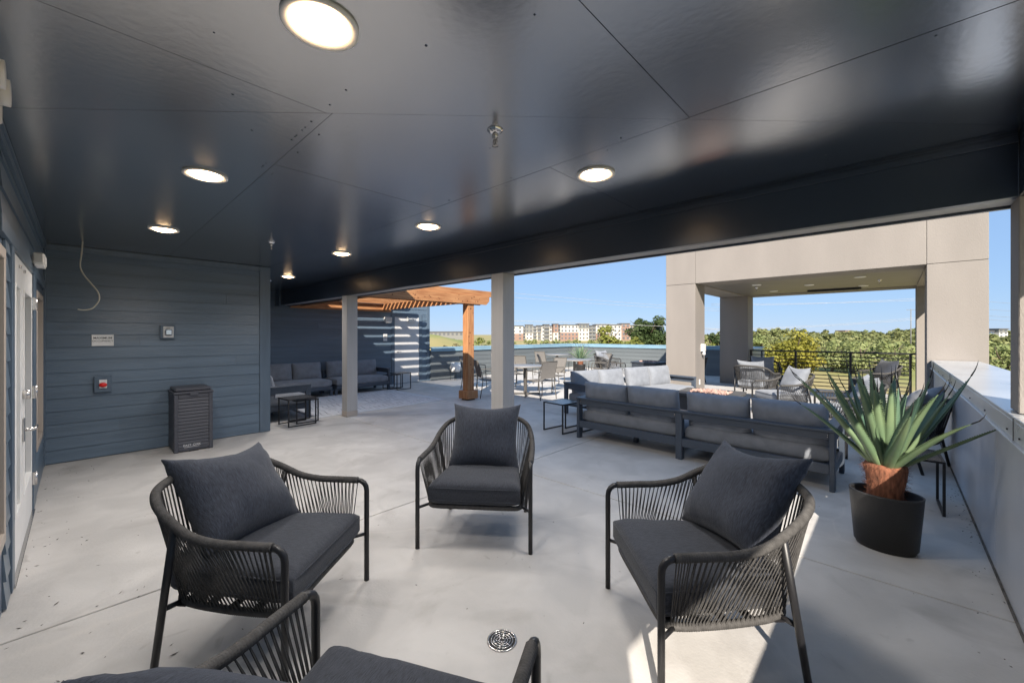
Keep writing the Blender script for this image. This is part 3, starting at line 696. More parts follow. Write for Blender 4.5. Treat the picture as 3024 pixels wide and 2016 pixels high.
# ================================================================== WALL FITTINGS
sg = thing('occupancy_sign', 'white maximum occupancy sign on the dark siding wall', 'sign', (WX + .017, .205, 1.46))
MB().box(0, .006, -.098, .098, -.07, .07, .002).build('plate', 'white', sg)
fx = Matrix.Rotation(R(90), 4, 'Z') @ Matrix.Rotation(R(90), 4, 'X')      # text facing +X
text_mesh('lettering', 'MAXIMUM', .036, Matrix.Translation((.0065, 0, .028)) @ fx, 'ink', sg, bold=.0006)
text_mesh('lettering', 'OCCUPANCY', .030, Matrix.Translation((.0065, 0, -.010)) @ fx, 'ink', sg, bold=.0004)
st = thing('alarm_strobe', 'clear fire alarm strobe on a dark square box', 'alarm', (WX + .016, .825, 1.565))
MB().box(0, .05, -.078, .078, -.092, .092, .004).build('back_box', 'trim', st)
MB().box(.051, .062, -.05, .062, -.075, .075, .006).build('face_plate', 'doorgrey', st)
MB().box(.063, .095, -.03, .045, -.045, .04, .012).build('strobe_lens', 'chrome', st)
text_mesh('lettering', 'FIRE', .022, Matrix.Translation((.0625, .006, .056)) @ fx, 'ink', st)
bt = thing('emergency_button', 'red push button on a dark square plate below the sign', 'button', (WX + .016, .205, .915))
MB().box(0, .045, -.078, .078, -.10, .10, .004).build('back_box', 'trim', bt)
MB().box(.046, .052, -.034, .036, -.052, .055, .003).build('face_plate', 'white', bt)
mb = MB().lathe([(.030, 0), (.030, .006), (.0355, .010), (.0365, .022), (.030, .034), (.015, .040), (.001, .041)], 20, mx=Matrix.Translation((.052, 0, -.008)) @ Matrix.Rotation(R(90), 4, 'Y') @ Matrix.Scale(.8, 4, (1, 0, 0)))
mb.build('push_cap', 'red', bt)

# ---- slatted bin
bn = thing('storage_bin', 'dark grey slatted plastic outdoor bin against the siding wall', 'bin', (-6.97, 1.04, 0))
bw, bd, bh = .205, .235, .80       # half width (y), half depth (x), height
MB().box(-bd, bd - .02, -bw, bw, 0.015, bh - .05, .008).build('body', 'bin', bn)
for s_ in (-1, 1): MB().box(bd - .02, bd, s_ * bw, s_ * (bw - .045), 0.0, bh - .05, .006).build('corner_stile', 'bin', bn)
ns_ = 15
for k in range(ns_):
    z0 = .06 + k * (bh - .16) / ns_; z1 = z0 + (bh - .16) / ns_ - .003
    vs = [(bd - .02, y, z) for y in (-bw + .046, bw - .046) for z in (z0, z1)] + [(x, y, z) for y in (-bw + .046, bw - .046) for (x, z) in ((bd - .004, z0 + .004), (bd - .013, z1))]
    MB().add(vs, [(4, 6, 7, 5), (0, 2, 6, 4), (1, 5, 7, 3), (0, 4, 5, 1), (2, 3, 7, 6), (0, 1, 3, 2)]).build('slat', 'bin', bn)
MB().box(bd - .02, bd - .002, -bw + .046, bw - .046, 0.015, .058, .004).build('bottom_rail', 'bin', bn); MB().box(bd - .02, bd - .003, -bw + .046, bw - .046, bh - .10, bh - .052, .004).build('top_rail', 'bin', bn)
ld_ = MB().box(-bd - .005, bd + .008, -bw - .008, bw + .008, bh - .048, bh - .015, .010).box(-bd + .01, bd - .02, -bw + .012, bw - .012, bh - .015, bh + .03, .014).build('lid', 'bin', bn)
MB().box(bd + .008, bd + .02, -.045, .045, bh - .066, bh - .03, .004).build('latch', 'bin', ld_)
MB().box(bd - .019, bd + .001, -.05, .05, 0.001, .014, .003).build('foot_notch', 'black_metal', bn)
text_mesh('lettering', 'EAST OAK', .040, Matrix.Translation((bd - .0035, -.02, .083)) @ fx, 'print', bn, bold=.0006)
MB().box(bd - .0045, bd - .0030, -.10, .06, .056, .061).build('print_line', 'print', bn)

# ---- floor drain
dn = thing('floor_drain', 'round metal floor drain grate between the armchairs', 'drain', (-1.43, 1.45, 0))
MB().lathe([(.075, .0005), (.075, .004), (.068, .0055), (.066, .004), (.066, .0005)], 28, ring=True).build('rim', 'steel', dn)
MB().lathe([(.066, .0008), (.066, .0012)], 24).build('sump', 'joint', dn)
for k, rr in enumerate((.015, .028, .041, .054)): MB().tube([(rr * math.cos(a * math.pi / 14), rr * math.sin(a * math.pi / 14), .004) for a in range(28)], .0033, 4, closed=True).build('grate_ring', 'steel', dn)
for k in range(6):
    a = k * math.pi / 3; MB().tube([(.008 * math.cos(a), .008 * math.sin(a), .004), (.066 * math.cos(a), .066 * math.sin(a), .004)], .0028, 4).build('grate_spoke', 'steel', dn)

# ================================================================== ROPE ARMCHAIR
def mirror(path): return [(-p[0], p[1], p[2]) for p in path]
def pose(t, c, tilt, yaw, roll):
    for o in t.children:
        if o.name.startswith('back_pillow'):
            o.location = c
            pose.k += 1; me = o.data.copy(); sd = pose.k * 3.7
            for v in me.vertices:
                q = v.co * 4.2 + Vector((sd, sd * .6, 0)); b_ = max(0, 1 - (v.co.x / .29) ** 2) * max(0, 1 - (v.co.y / .27) ** 2)
                v.co.z += .016 * noise.noise(q) * (.35 + b_); v.co.y -= .022 * max(0, v.co.y) / .27 * (1 - (v.co.x / .29) ** 2); v.co.x += .010 * noise.noise(q * .5 + Vector((0, 9, 0)))
                v.co.z += .006 * noise.noise(Vector((v.co.x * 16 + sd, v.co.y * 5, 2))) * (1 if v.co.y < -.05 else .4)
            o.data = me
            o.rotation_euler = (Matrix.Rotation(R(yaw), 3, 'Z') @ Matrix.Rotation(R(180 - tilt), 3, 'X') @ Matrix.Rotation(R(roll), 3, 'Z')).to_euler()
pose.k = 0
def make_chair(name, label, cat, pillow_m, group, simple=False):
    t = thing(name, label, cat, group=group)
    half = smoothpath([(.405, .275, .622), (.405, .15, .624), (.404, .02, .627), (.400, -.10, .650), (.385, -.21, .705), (.345, -.315, .760), (.265, -.395, .792), (.14, -.437, .806), (0, -.45, .810)], 8)
    full = [Vector(p) for p in half] + [Vector((-p[0], p[1], p[2])) for p in reversed(half[:-1])]
    step = .0034 if not simple else .02
    fp = resample(full, step); amp = .0022
    MB().tube(fp, .020, 10 if not simple else 6, rf=(lambda i: .0195 + amp * (0.5 - abs((i % 3) - 1) * .75)) if not simple else (lambda i: .0205)).build('wrapped_rail', 'rope', t)
    for s in (-1, 1):
        leg = [(s * .405, .33, 0.0), (s * .405, .33, .30), (s * .405, .33, .56)] + [(s * .405, .33 - .06 * math.sin(a), .562 + .06 * (1 - math.cos(a))) for a in (R(20), R(40), R(60), R(80), R(90))][:0]
        leg = [(s * .405, .33, 0.001), (s * .405, .33, .30), (s * .405, .33, .560), (s * .405, .326, .585), (s * .405, .314, .605), (s * .405, .295, .618), (s * .405, .27, .622)]
        MB().tube(leg, .0155, 10).build('front_leg', 'black_metal', t)
        MB().tube([(s * .392, -.185, .69), (s * .33, -.345, 0.001)], .0155, 10).build('rear_leg', 'black_metal', t)
        MB().tube([(s * .338, .25, .292), (s * .40, .325, .292)], .010, 8).build('connector', 'black_metal', t)
        MB().tube([(s * .285, -.25, .292), (s * .352, -.284, .292)], .012, 8).build('connector', 'black_metal', t)
    # seat ring
    hr = smoothpath([(.0, .285, .292), (.25, .285, .292), (.318, .268, .292), (.336, .20, .292), (.325, 0, .292), (.295, -.19, .292), (.255, -.275, .292), (.17, -.305, .292), (0, -.312, .292)], 6)
    ring = [Vector(p) for p in hr] + [Vector((-p[0], p[1], p[2])) for p in reversed(hr[1:-1])]
    rr = resample(ring + [ring[0]], step)[:-1]
    MB().tube(rr, .018, 8 if not simple else 6, closed=True, rf=(lambda i: .0175 + amp * (0.5 - abs((i % 3) - 1) * .75)) if not simple else (lambda i: .018)).build('seat_ring', 'rope', t)
    mb = MB()
    for k in range(5): mb.box(-.31 + k * .005, .31 - k * .005, -.25 + k * .12, -.21 + k * .12, .283, .289)
    mb.build('seat_strap', 'black_metal', t)
    # rope strands between rail and ring
    A = resample(half, .002); B = resample(hr[13:], .002); ro = MB()
    N = 40 if not simple else 26
    for s in (-1, 1):
        for k in range(N):
            tt = (k + .4) / N
            for dl, off, ph in ((-.085, .011, 0), (-.050, -.011, .5)):
                tq = tt + ph / N; ta = min(1, max(0, tq)); tb = min(.995, max(0.0, tq + (dl - .06) * min(1, tq * 3.5) * (1 - .8 * tq)))
                a = A[int(ta * (len(A) - 1))].copy(); b = B[int(tb * (len(B) - 1))].copy()
                c = Vector((a.x * .5 + b.x * .5, a.y * .5 + b.y * .5, 0)); nrm = Vector((a.x, a.y - .05, 0)).normalized()
                a += nrm * off; b += nrm * off * .8
                mid = a.lerp(b, .5)
                pts = [(s * p.x, p.y, p.z) for p in (a, mid, b)]
                ro.tube(pts, .0028 if not simple else .0040, 4 if not simple else 3, caps=False)
    ro.build('rope_weave', 'rope', t, kind='stuff')
    # seat cushion and back pillow
    sc = MB().cushion(.665, .645, .172, n=9, m=.42, e=.5, res=18, taper=.20, wr=.006, seed=3, crown=.08, mx=Tm(0, -.003, .388))
    so = sc.build('seat_cushion', 'cushion_dark', t)
    for zz in (.043, -.043):
        wv = []
        for (u0, v0), (u1, v1) in (((-1, -1), (1, -1)), ((1, -1), (1, 1)), ((1, 1), (-1, 1)), ((-1, 1), (-1, -1))):
            for i in range(10):
                uu = u0 + (u1 - u0) * i / 10; vv = v0 + (v1 - v0) * i / 10; q_ = 1 - .012 * (abs(uu * vv)) ** 6
                wv.append((.665 / 2 * uu * (1 - .20 * (1 - vv) / 2) * q_, .645 / 2 * vv * q_ - .003, .388 + zz))
        MB().tube(wv, .0045, 6, closed=True).build('piping', 'cushion_dark', so)
    pw = MB().cushion(.58, .545, .235, n=3.0, m=.52, e=.035, res=22, concave=.10, wr=.014, seed=5).build('back_pillow', pillow_m, t)
    pose(t, (0, -.21, .68), 68, 0, 0)
    return t

GC = 'rope armchairs round the floor drain'
ch0 = make_chair('rope_armchair', 'black rope armchair facing the camera with upright charcoal pillow', 'armchair', 'cushion_back', GC)
def put(o, cx, cy, fx_, fy_): 
    L = math.hypot(fx_, fy_); fx_ /= L; fy_ /= L
    return (cx - .33 * fx_, cy - .33 * fy_, 0), face(fx_, fy_)
p, r_ = put(ch0, -2.17, 1.91, .616, -.79); ch0.location = p; ch0.rotation_euler[2] = r_
p, r_ = put(0, -2.145, .915, .778, .63); pose(dup(ch0, p, r_, 'black rope armchair on the left, nearest the bin, facing right'), (-.07, -.26, .67), 50, -6, 7)
p, r_ = put(0, -.975, 1.905, -.707, -.707); pose(dup(ch0, p, r_, 'rope armchair on the right with sunlight across its woven side'), (.07, -.28, .70), 55, 5, -7)
p, r_ = put(0, -1.155, .768, -.457, .889); pose(dup(ch0, p, r_, 'nearest rope armchair cut off by the bottom of the picture'), (-.03, -.245, .665), 59, 0, 0)

GP = 'rope armchairs in and near the pavilion'
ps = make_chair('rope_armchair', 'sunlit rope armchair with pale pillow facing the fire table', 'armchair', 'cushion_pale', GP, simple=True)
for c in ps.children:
    if c.name.startswith('seat_cushion'): c.data = c.data.copy(); c.data.materials.clear(); c.data.materials.append(M['cushion_pale'])  # pale cushions put the sunlight on these chairs into the cloth colour
p, r_ = put(0, -1.77, 8.80, -.75, -.66); ps.location = p; ps.rotation_euler[2] = r_
p, r_ = put(0, -2.35, 11.35, .15, 1.0); dup(ps, p, r_, 'rope armchair seen from behind at the left of the pavilion')
p, r_ = put(0, -2.55, 12.6, .25, -1.0); dup(ps, p, r_, 'rope armchair against the railing, mostly behind another armchair')
p, r_ = put(0, -.85, 7.75, -.95, -.2); dup(ps, p, r_, 'rope armchair with white sunlit pillow behind the agave leaves')
p, r_ = put(0, -.28, 6.85, -.9, .35); dup(ps, p, r_, 'rope armchair close to the metal parapet, behind the agave')
pd_ = make_chair('rope_armchair', 'rope armchair with dark pillow at the right of the railing', 'armchair', 'cushion_back', GP, simple=True)  # darker copy: shadow on this chair is put into the pillow colour
p, r_ = put(0, -.62, 12.95, -.85, -.5); pd_.location = p; pd_.rotation_euler[2] = r_
p, r_ = put(0, -6.55, 12.2, .7, .8); dup(ps, p, r_, 'rope lounge armchair near the far fire table, seen from behind', 'rope armchairs by the back parapet')
p, r_ = put(0, -7.6, 13.6, .9, -.2); dup(ps, p, r_, 'rope lounge armchair beside the far potted yucca', 'rope armchairs by the back parapet')
p, r_ = put(0, -5.05, 13.4, -.9, -.1); dup(pd_, p, r_, 'dark rope armchair shaded by the pavilion, right of far fire table', 'rope armchairs by the back parapet')

# ================================================================== SOFAS
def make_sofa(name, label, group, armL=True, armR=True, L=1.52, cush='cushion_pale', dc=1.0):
    """local: back along y=0, seat towards +y, x along the length"""
    t = thing(name, label, 'sofa', group=group); h = L / 2; m = 'sofa_metal'; Dp = .84
    for s in (-1, 1):
        MB().box(s * h, s * (h - .045), .0, .09, 0.001, .575, .004).build('back_post', m, t)
        arm = (s < 0 and armL) or (s > 0 and armR)
        if arm:
            MB().box(s * h, s * (h - .045), Dp - .09, Dp, 0.001, .575, .004).build('front_post', m, t)
            MB().box(s * (h + .005), s * (h - .10), .09, Dp + .004, .5755, .61, .005).build('arm_top', m, t)
            MB().box(s * (h - .002), s * (h - .04), .0905, Dp - .0905, .48, .575, .003).build('arm_rail', m, t)
            MB().box(s * (h - .002), s * (h - .04), .0905, Dp - .0905, .17, .262, .003).build('arm_lower_rail', m, t)
        else:
            MB().box(s * (h - .02), s * (h - .08), Dp - .09, Dp - .03, 0.001, .168, .004).build('front_leg', m, t)
    MB().box(-h - .005, h + .005, -.012, .088, .5755, .605, .005).build('back_rail_cap', m, t)
    MB().box(-h + .046, h - .046, .012, .06, .50, .5745, .003).build('back_rail', m, t)
    MB().box(-h + .046, h - .046, .005, .05, .165, .262, .003).build('back_lower_rail', m, t)
    MB().box(-h + .046, h - .046, .0505, Dp - .02, .17, .23, .004).build('seat_platform', m, t)
    MB().box(-h + .046, h - .046, Dp - .0195, Dp + .01, .165, .25, .004).build('front_rail', m, t)
    MB().box(-.03, .03, .35, .41, 0.001, .168, .004).build('middle_leg', m, t)
    wc = L - .11
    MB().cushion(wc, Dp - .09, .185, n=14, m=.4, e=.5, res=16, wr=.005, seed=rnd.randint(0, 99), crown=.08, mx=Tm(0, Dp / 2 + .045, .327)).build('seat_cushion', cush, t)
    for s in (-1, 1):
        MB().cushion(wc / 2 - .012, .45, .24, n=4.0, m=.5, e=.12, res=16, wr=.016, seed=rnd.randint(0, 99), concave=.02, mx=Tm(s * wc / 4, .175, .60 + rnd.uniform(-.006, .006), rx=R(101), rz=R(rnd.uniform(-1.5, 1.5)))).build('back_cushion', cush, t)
    for s in (-1, 1):
        for zz in (.53, .545): MB().tube([(s * (h - .06), .0118, zz), (s * (h - .06), .006, zz)], .006, 6).build('bolt', 'steel', t)
    return t
G1 = 'slate framed outdoor sofas'
sA = make_sofa('outdoor_sofa', 'left half of the long grey sofa with its back to the camera', G1, True, False)
sA.location = (-2.685, 5.06, 0); sA.rotation_euler[2] = R(-1.0)
sB = make_sofa('outdoor_sofa', 'right half of the long grey sofa, nearest the agave', G1, False, True)
sB.location = (-1.175, 5.02, 0); sB.rotation_euler[2] = R(-1.2)
# second sofa, facing the fire table, back along x ~ -4.8
aa = R(-90 - 14)
u = Vector((math.cos(aa), math.sin(aa)))
c0 = Vector((-4.72, 6.46))
p1 = c0 - u * .80; p2 = c0 - u * 2.33
dup(sB, (p1.x, p1.y, 0), aa, 'near half of the sunlit sofa facing the fire table', G1)
dup(sA, (p2.x, p2.y, 0), aa, 'far half of the sunlit sofa, next to the pavilion column', G1)
# recess sofas
dup(sA, (-11.02, 5.14, 0), R(-90), 'right half of the grey sofa against the far siding wall', G1)
dup(sB, (-11.02, 3.60, 0), R(-90), 'left half of the grey sofa against the far siding wall', G1)
dup(sB, (-8.70, 2.13, 0), R(0), 'grey sofa in the recess, its slate arm beside the nesting tables', G1)

# ---- nesting side tables
def make_table(name, label, w, d, h, group, top='table_top'):
    t = thing(name, label, 'side table', group=group); b = .0095
    MB().box(-w / 2 + .019, w / 2 - .019, -d / 2 + .019, d / 2 - .019, h - .012, h - .002, .002).build('top', top, t)
    for s in (-1, 1):
        f = MB().box(s * w / 2, s * (w / 2 - .019), -d / 2, -d / 2 + .019, .0192, h - .0192, .001).box(s * w / 2, s * (w / 2 - .019), d / 2 - .019, d / 2, .0192, h - .0192, .001)
        f.box(s * w / 2, s * (w / 2 - .019), -d / 2, d / 2, .0005, .019, .001).box(s * w / 2, s * (w / 2 - .019), -d / 2, d / 2, h - .019, h, .001)
        f.build('leg_loop', 'black_metal', t)
    for s in (-1, 1): MB().box(-w / 2 + .0195, w / 2 - .0195, s * d / 2, s * (d / 2 - .019), h - .019, h, .001).build('cross_bar', 'black_metal', t)
    return t
GT = 'black metal nesting tables'
tb = make_table('side_table', 'larger black frame nesting table beside the recess sofa arm', .42, .46, .46, GT); tb.location = (-7.47, 2.57, 0); tb.rotation_euler[2] = R(3)
ts = make_table('side_table', 'smaller nesting table tucked against the recess sofa arm', .36, .38, .40, GT); ts.location = (-7.62, 2.72, 0); ts.rotation_euler[2] = R(3)
dup(tb, (-3.88, 5.32, 0), R(-6), 'glass topped nesting table at the left end of the long sofa'); dup(ts, (-3.72, 5.60, 0), R(-6), 'smaller nesting table behind the glass topped one by the long sofa')
dup(tb, (-10.20, 6.22, 0), R(2), 'larger nesting table by the far sofa and grey door'); dup(ts, (-10.45, 6.12, 0), R(2), 'smaller nesting table at the far sofa end by the grey door')
dup(tb, (-4.62, 9.75, 0), R(-10), 'nesting table at the far end of the sunlit sofa')
dup(tb, (.10, 5.20, 0), R(2), 'black side table between the agave pot and metal parapet')

# ---- fire tables
def fire_table(label, loc, rz, w, d, h, m, seed):
    t = thing('fire_table', label, 'fire table', loc, rz); a, b = w / 2, d / 2
    MB().box(-a + .03, a - .03, -b + .03, b - .03, 0.001, h - .05, .006).build('body', m, t)
    q = MB(); i = .17
    q.box(-a, a, -b, -b + i, h - .05, h, .005).box(-a, a, b - i, b, h - .05, h, .005).box(-a, -a + i, -b + i + .0005, b - i - .0005, h - .05, h, .005).box(a - i, a, -b + i + .0005, b - i - .0005, h - .05, h, .005)
    q.build('table_rim', m, t)
    rr = random.Random(seed); rk = MB()
    for k in range(230):
        x, y = rr.uniform(-a + i + .02, a - i - .02), rr.uniform(-b + i + .02, b - i - .02); s = rr.uniform(.018, .034)
        z = h - .03 + .045 * (1 - (x / a) ** 2) * (1 - (y / b) ** 2) * rr.uniform(.5, 1.3)
        vs = [Vector(v) * s * rr.uniform(.75, 1.25) for v in ((1, 0, 0), (-1, 0, 0), (0, 1, 0), (0, -1, 0), (0, 0, 1), (0, 0, -1))]
        rm = Tm(x, y, z, rr.uniform(0, 3), rr.uniform(0, 3), rr.uniform(0, 3))
        rk.add(vs, [(0, 2, 4), (2, 1, 4), (1, 3, 4), (3, 0, 4), (2, 0, 5), (1, 2, 5), (3, 1, 5), (0, 3, 5)], False, rm)
    rk.build('lava_rocks', 'rock', t, kind='stuff')
    MB().box(-a + .05, a - .05, -b + .05, b - .05, h - .06, h - .035).build('burner_pan', 'joint', t)
    k_ = MB().tube([(a - .03, 0, h * .55), (a - .01, 0, h * .55)], .02, 10).build('valve_knob', 'steel', t)
    return t
fire_table('square fire table with pink lava rocks in front of the long sofa', (-2.18, 7.02, 0), R(4), .92, .80, .60, 'firetable', 2)
fire_table('dark fire table with pink lava rocks by the back parapet', (-6.05, 13.25, 0), R(-8), .95, .80, .62, 'fire_dark', 4)

# ---- rug
rg = thing('outdoor_rug', 'pale grey outdoor rug with thin dark lines in the recess', 'rug', (-8.98, 4.45, 0), 0)
q = MB(); nx, ny = 26, 30; vs = []
def rz_(x, y): return .010 + .005 * noise.noise(Vector((x * 2.2, y * 2.2, 4))) + .008 * max(0, noise.noise(Vector((x * 5, y * 5, 9)))) * (1 if abs(x) > 1.1 or abs(y) > 1.3 else .4)
for j in range(ny + 1):
    for i in range(nx + 1):
        x = -1.3 + 2.6 * i / nx; y = -1.48 + 2.96 * j / ny; vs.append((x + .01 * noise.noise(Vector((0, y * 2, 1))), y + .01 * noise.noise(Vector((x * 2, 0, 2))), max(.006, rz_(x, y))))
fs = [(j * (nx + 1) + i, j * (nx + 1) + i + 1, (j + 1) * (nx + 1) + i + 1, (j + 1) * (nx + 1) + i) for j in range(ny) for i in range(nx)]
bo = [i for i in range(nx + 1)] + [j * (nx + 1) + nx for j in range(1, ny + 1)] + [ny * (nx + 1) + i for i in range(nx - 1, -1, -1)] + [j * (nx + 1) for j in range(ny - 1, 0, -1)]
base = len(vs); vs += [(vs[i][0], vs[i][1], .001) for i in bo]
fs += [(bo[k], base + k, base + (k + 1) % len(bo), bo[(k + 1) % len(bo)]) for k in range(len(bo))]
q.add(vs, fs, True); q.build('rug_field', 'rug', rg)
ln = MB()
for k in range(24):
    y0 = -1.3 + k * .11
    pts = [(x, y0 + .16 * abs((x * 1.4) % 1 - .5), max(.006, rz_(x, y0)) + .0022) for x in [-1.2 + 2.4 * i / 40 for i in range(41)]]
    L_ = [(p[0], p[1] - .006, p[2]) for p in pts] + [(p[0], p[1] + .006, p[2]) for p in pts]
    for i in range(40):
        if noise.noise(Vector((i * .23, k * .61, 3))) > -.12: ln.add([L_[i], L_[i + 1], L_[42 + i], L_[41 + i]], [(0, 1, 2, 3)])
ln.build('rug_lines', 'rug_line', rg, kind='stuff')

# ---- dining set
def make_dchair():
    t = thing('dining_chair', 'x', 'dining chair', group='sling dining chairs')
    for s in (-1, 1):
        MB().tube(smoothpath([(s * .27, .25, 0.001), (s * .265, .23, .35), (s * .26, .21, .62), (s * .258, .17, .655), (s * .255, 0, .66), (s * .25, -.22, .65)], 4), .0115, 7).build('front_leg', 'chair_frame', t)
        MB().tube(smoothpath([(s * .25, -.30, 0.001), (s * .245, -.235, .43), (s * .235, -.29, .70), (s * .225, -.36, .90)], 4), .0115, 7).build('rear_leg', 'chair_frame', t)
        MB().tube([(s * .262, .215, .43), (s * .245, -.235, .43)], .010, 6).build('side_rail', 'chair_frame', t)
    MB().tube([(-.262, .215, .43), (.262, .215, .43)], .010, 6).build('front_rail', 'chair_frame', t)
    MB().tube([(-.225, -.36, .90), (.225, -.36, .90)], .0115, 6).build('top_rail', 'chair_frame', t)
    def strip(pts, w, th):
        vs = []; fs = []
        for (y, z) in pts: vs += [(-w, y, z), (w, y, z), (w, y, z - th), (-w, y, z - th)]
        for i in range(len(pts) - 1):
            for j in range(4): fs.append((i * 4 + j, i * 4 + (j + 1) % 4, i * 4 + 4 + (j + 1) % 4, i * 4 + 4 + j))
        fs.append((3, 2, 1, 0)); k = 4 * len(pts) - 4; fs.append((k, k + 1, k + 2, k + 3)); return MB().add(vs, fs, False)
    strip([(.215, .445), (.12, .428), (-.02, .418), (-.15, .424), (-.235, .44)], .25, .008).build('seat_sling', 'sling', t)
    strip([(-.255, .50), (-.275, .60), (-.30, .70), (-.33, .80), (-.36, .895)], .225, .008).build('back_sling', 'sling', t)
    return t
d0 = make_dchair(); first = [True]
def dchair(x, y, fx_, fy_, lb):
    rz = face(fx_, fy_)
    if first[0]: d0.location = (x, y, 0); d0.rotation_euler[2] = rz; d0['label'] = lb; first[0] = False
    else: dup(d0, (x, y, 0), rz, lb)
def make_dtable(lb, x, y, r):
    t = thing('dining_table', lb, 'dining table', (x, y, 0), group='round dining tables')
    MB().lathe([(r - .01, .715), (r, .722), (r, .738), (r - .006, .742), (.001, .742)], 36).build('table_top', 'tabletop', t)
    MB().lathe([(.05, .02), (.042, .10), (.042, .68), (.09, .70), (.09, .714)], 16).build('pedestal', 'firetable', t)
    for k in range(4):
        a = R(45 + 90 * k); MB().box(.03, .36, -.03, .03, .012, .045, .006, mx=Matrix.Rotation(a, 4, 'Z')).build('base_foot', 'firetable', t)
        MB().tube([(.34 * math.cos(a), .34 * math.sin(a), .001), (.34 * math.cos(a), .34 * math.sin(a), .013)], .02, 8).build('glide', 'black_metal', t)
make_dtable('round dining table partly hidden by the middle column', -6.9, 7.85, .50)
make_dtable('round dining table in front of the potted yucca', -7.45, 10.85, .56)
make_dtable('round dining table farthest back, along the left parapet', -9.9, 13.2, .50)
dchair(-7.3, 6.95, .45, .9, 'dining chair just right of the pergola post, seen from behind')
dchair(-6.22, 7.62, -1, .18, 'dining chair right of the middle column, facing left')
dchair(-6.75, 8.75, -.15, -1, 'dining chair behind the table by the middle column, facing the camera')
dchair(-7.85, 8.35, .9, -.4, 'dining chair left of the table, behind the middle column')
dchair(-8.75, 7.75, .9, .3, 'dining chair far left behind the pergola post')
dchair(-8.35, 9.35, -.4, 1, 'dining chair near the left parapet, seen past the middle column')
dchair(-8.0, 10.25, .65, .75, 'sling dining chair left of the yucca table with its back to us')
dchair(-6.75, 11.25, -.9, -.35, 'dining chair right of the yucca table, facing left')
dchair(-7.15, 11.85, -.2, -1, 'dining chair behind the yucca table, facing the camera')
dchair(-9.75, 12.2, -.1, 1, 'dining chair in front of the farthest table')
dchair(-9.6, 14.2, -.2, -1, 'dining chair behind the farthest table, by the parapet')

# ---- white planter on a wire stand
wp = thing('white_planter', 'white bowl planter on a thin black stand by the parapet', 'planter', (-10.85, 8.75, 0))
MB().lathe([(.10, .27), (.15, .28), (.18, .36), (.185, .45), (.165, .57), (.155, .58), (.15, .57), (.165, .45), (.15, .34)], 24).build('bowl', 'white', wp)
for k in range(4):
    a = R(45 + 90 * k); MB().tube([(.17 * math.cos(a), .17 * math.sin(a), .001), (.185 * math.cos(a), .185 * math.sin(a), .40)], .007, 6).build('leg', 'black_metal', wp)
MB().tube([(.176 * math.cos(R(10 * k)), .176 * math.sin(R(10 * k)), .26) for k in range(36)], .006, 5, closed=True).build('stand_ring', 'black_metal', wp)

# ================================================================== AGAVE
def agave_leaf(L, W, el, curl, twist, rr):
    """leaf mesh in local space: base at origin, growing along +x and up by elevation el"""
    n = 16; vs = []; fs = []; tip = 11
    pos = Vector((0, 0, 0)); ang = el; P = []
    for i in range(n + 1):
        t = i / n; P.append((pos.copy(), ang)); pos = pos + Vector((math.cos(ang), 0, math.sin(ang))) * (L / n); ang -= curl / n * (0.3 + 1.5 * t)
    prof = lambda t: W * (0.62 + .75 * t - .25 * t * t) * max(0.012, (1 - t) ** .78) * (1.0 if t < .9 else (1.03 - t) / .13 * .8 + .2)
    for i, (p, a) in enumerate(P):
        t = i / n; w_ = prof(t); nrm = Vector((-math.sin(a), 0, math.cos(a))); th = .010 * (1 - t) + .002
        tw = twist * t
        for (yy, dp) in ((-1, .30), (-.5, .10), (0, 0), (.5, .10), (1, .30)):
            v = Vector((0, yy * w_ / 2, 0)) + nrm * (dp * w_ * .55); v.rotate(Matrix.Rotation(tw, 3, Vector((math.cos(a), 0, math.sin(a))))); vs.append(p + v)
        for (yy, dp) in ((.5, -.10), (0, -.18), (-.5, -.10)):
            v = Vector((0, yy * w_ / 2, 0)) + nrm * (dp * w_ * .55 - th); v.rotate(Matrix.Rotation(tw, 3, Vector((math.cos(a), 0, math.sin(a))))); vs.append(p + v)
    for i in range(n):
        for j in range(8): fs.append((i * 8 + j, i * 8 + (j + 1) % 8, i * 8 + 8 + (j + 1) % 8, i * 8 + 8 + j))
    fs.append(tuple(reversed(range(8)))); fs.append(tuple(range(n * 8, n * 8 + 8)))
    mb = MB().add(vs, fs, True)
    # marginal teeth
    for i in range(1, n - 1):
        for e, sg in ((0, -1), (4, 1)):
            for q in (0.0, .34, .67):
                a = vs[i * 8 + e].lerp(vs[i * 8 + 8 + e], q); b = vs[i * 8 + e].lerp(vs[i * 8 + 8 + e], q + .24); d = (b - a)
                inn = vs[i * 8 + 2].lerp(vs[i * 8 + 10], q); o = (a - inn).normalized()
                tp = a + o * rr.uniform(.010, .017) * (1.1 - .5 * i / n) + d * .5
                k = o * -.004
                mb.add([a + k, b + k, tp, (a + b) / 2 + k + Vector((0, 0, -.003))], [(0, 1, 2), (1, 3, 2), (3, 0, 2)], False)
    tipa, ta = P[-1]; tv = Vector((math.cos(ta), 0, math.sin(ta)))
    sp_ = MB().tube([tipa - tv * .015, tipa + tv * .03, tipa + tv * .055 + Vector((0, 0, .012)), tipa + tv * .07 + Vector((0, 0, .03))], [.0045, .0032, .002, .0006], 6)
    return mb, sp_
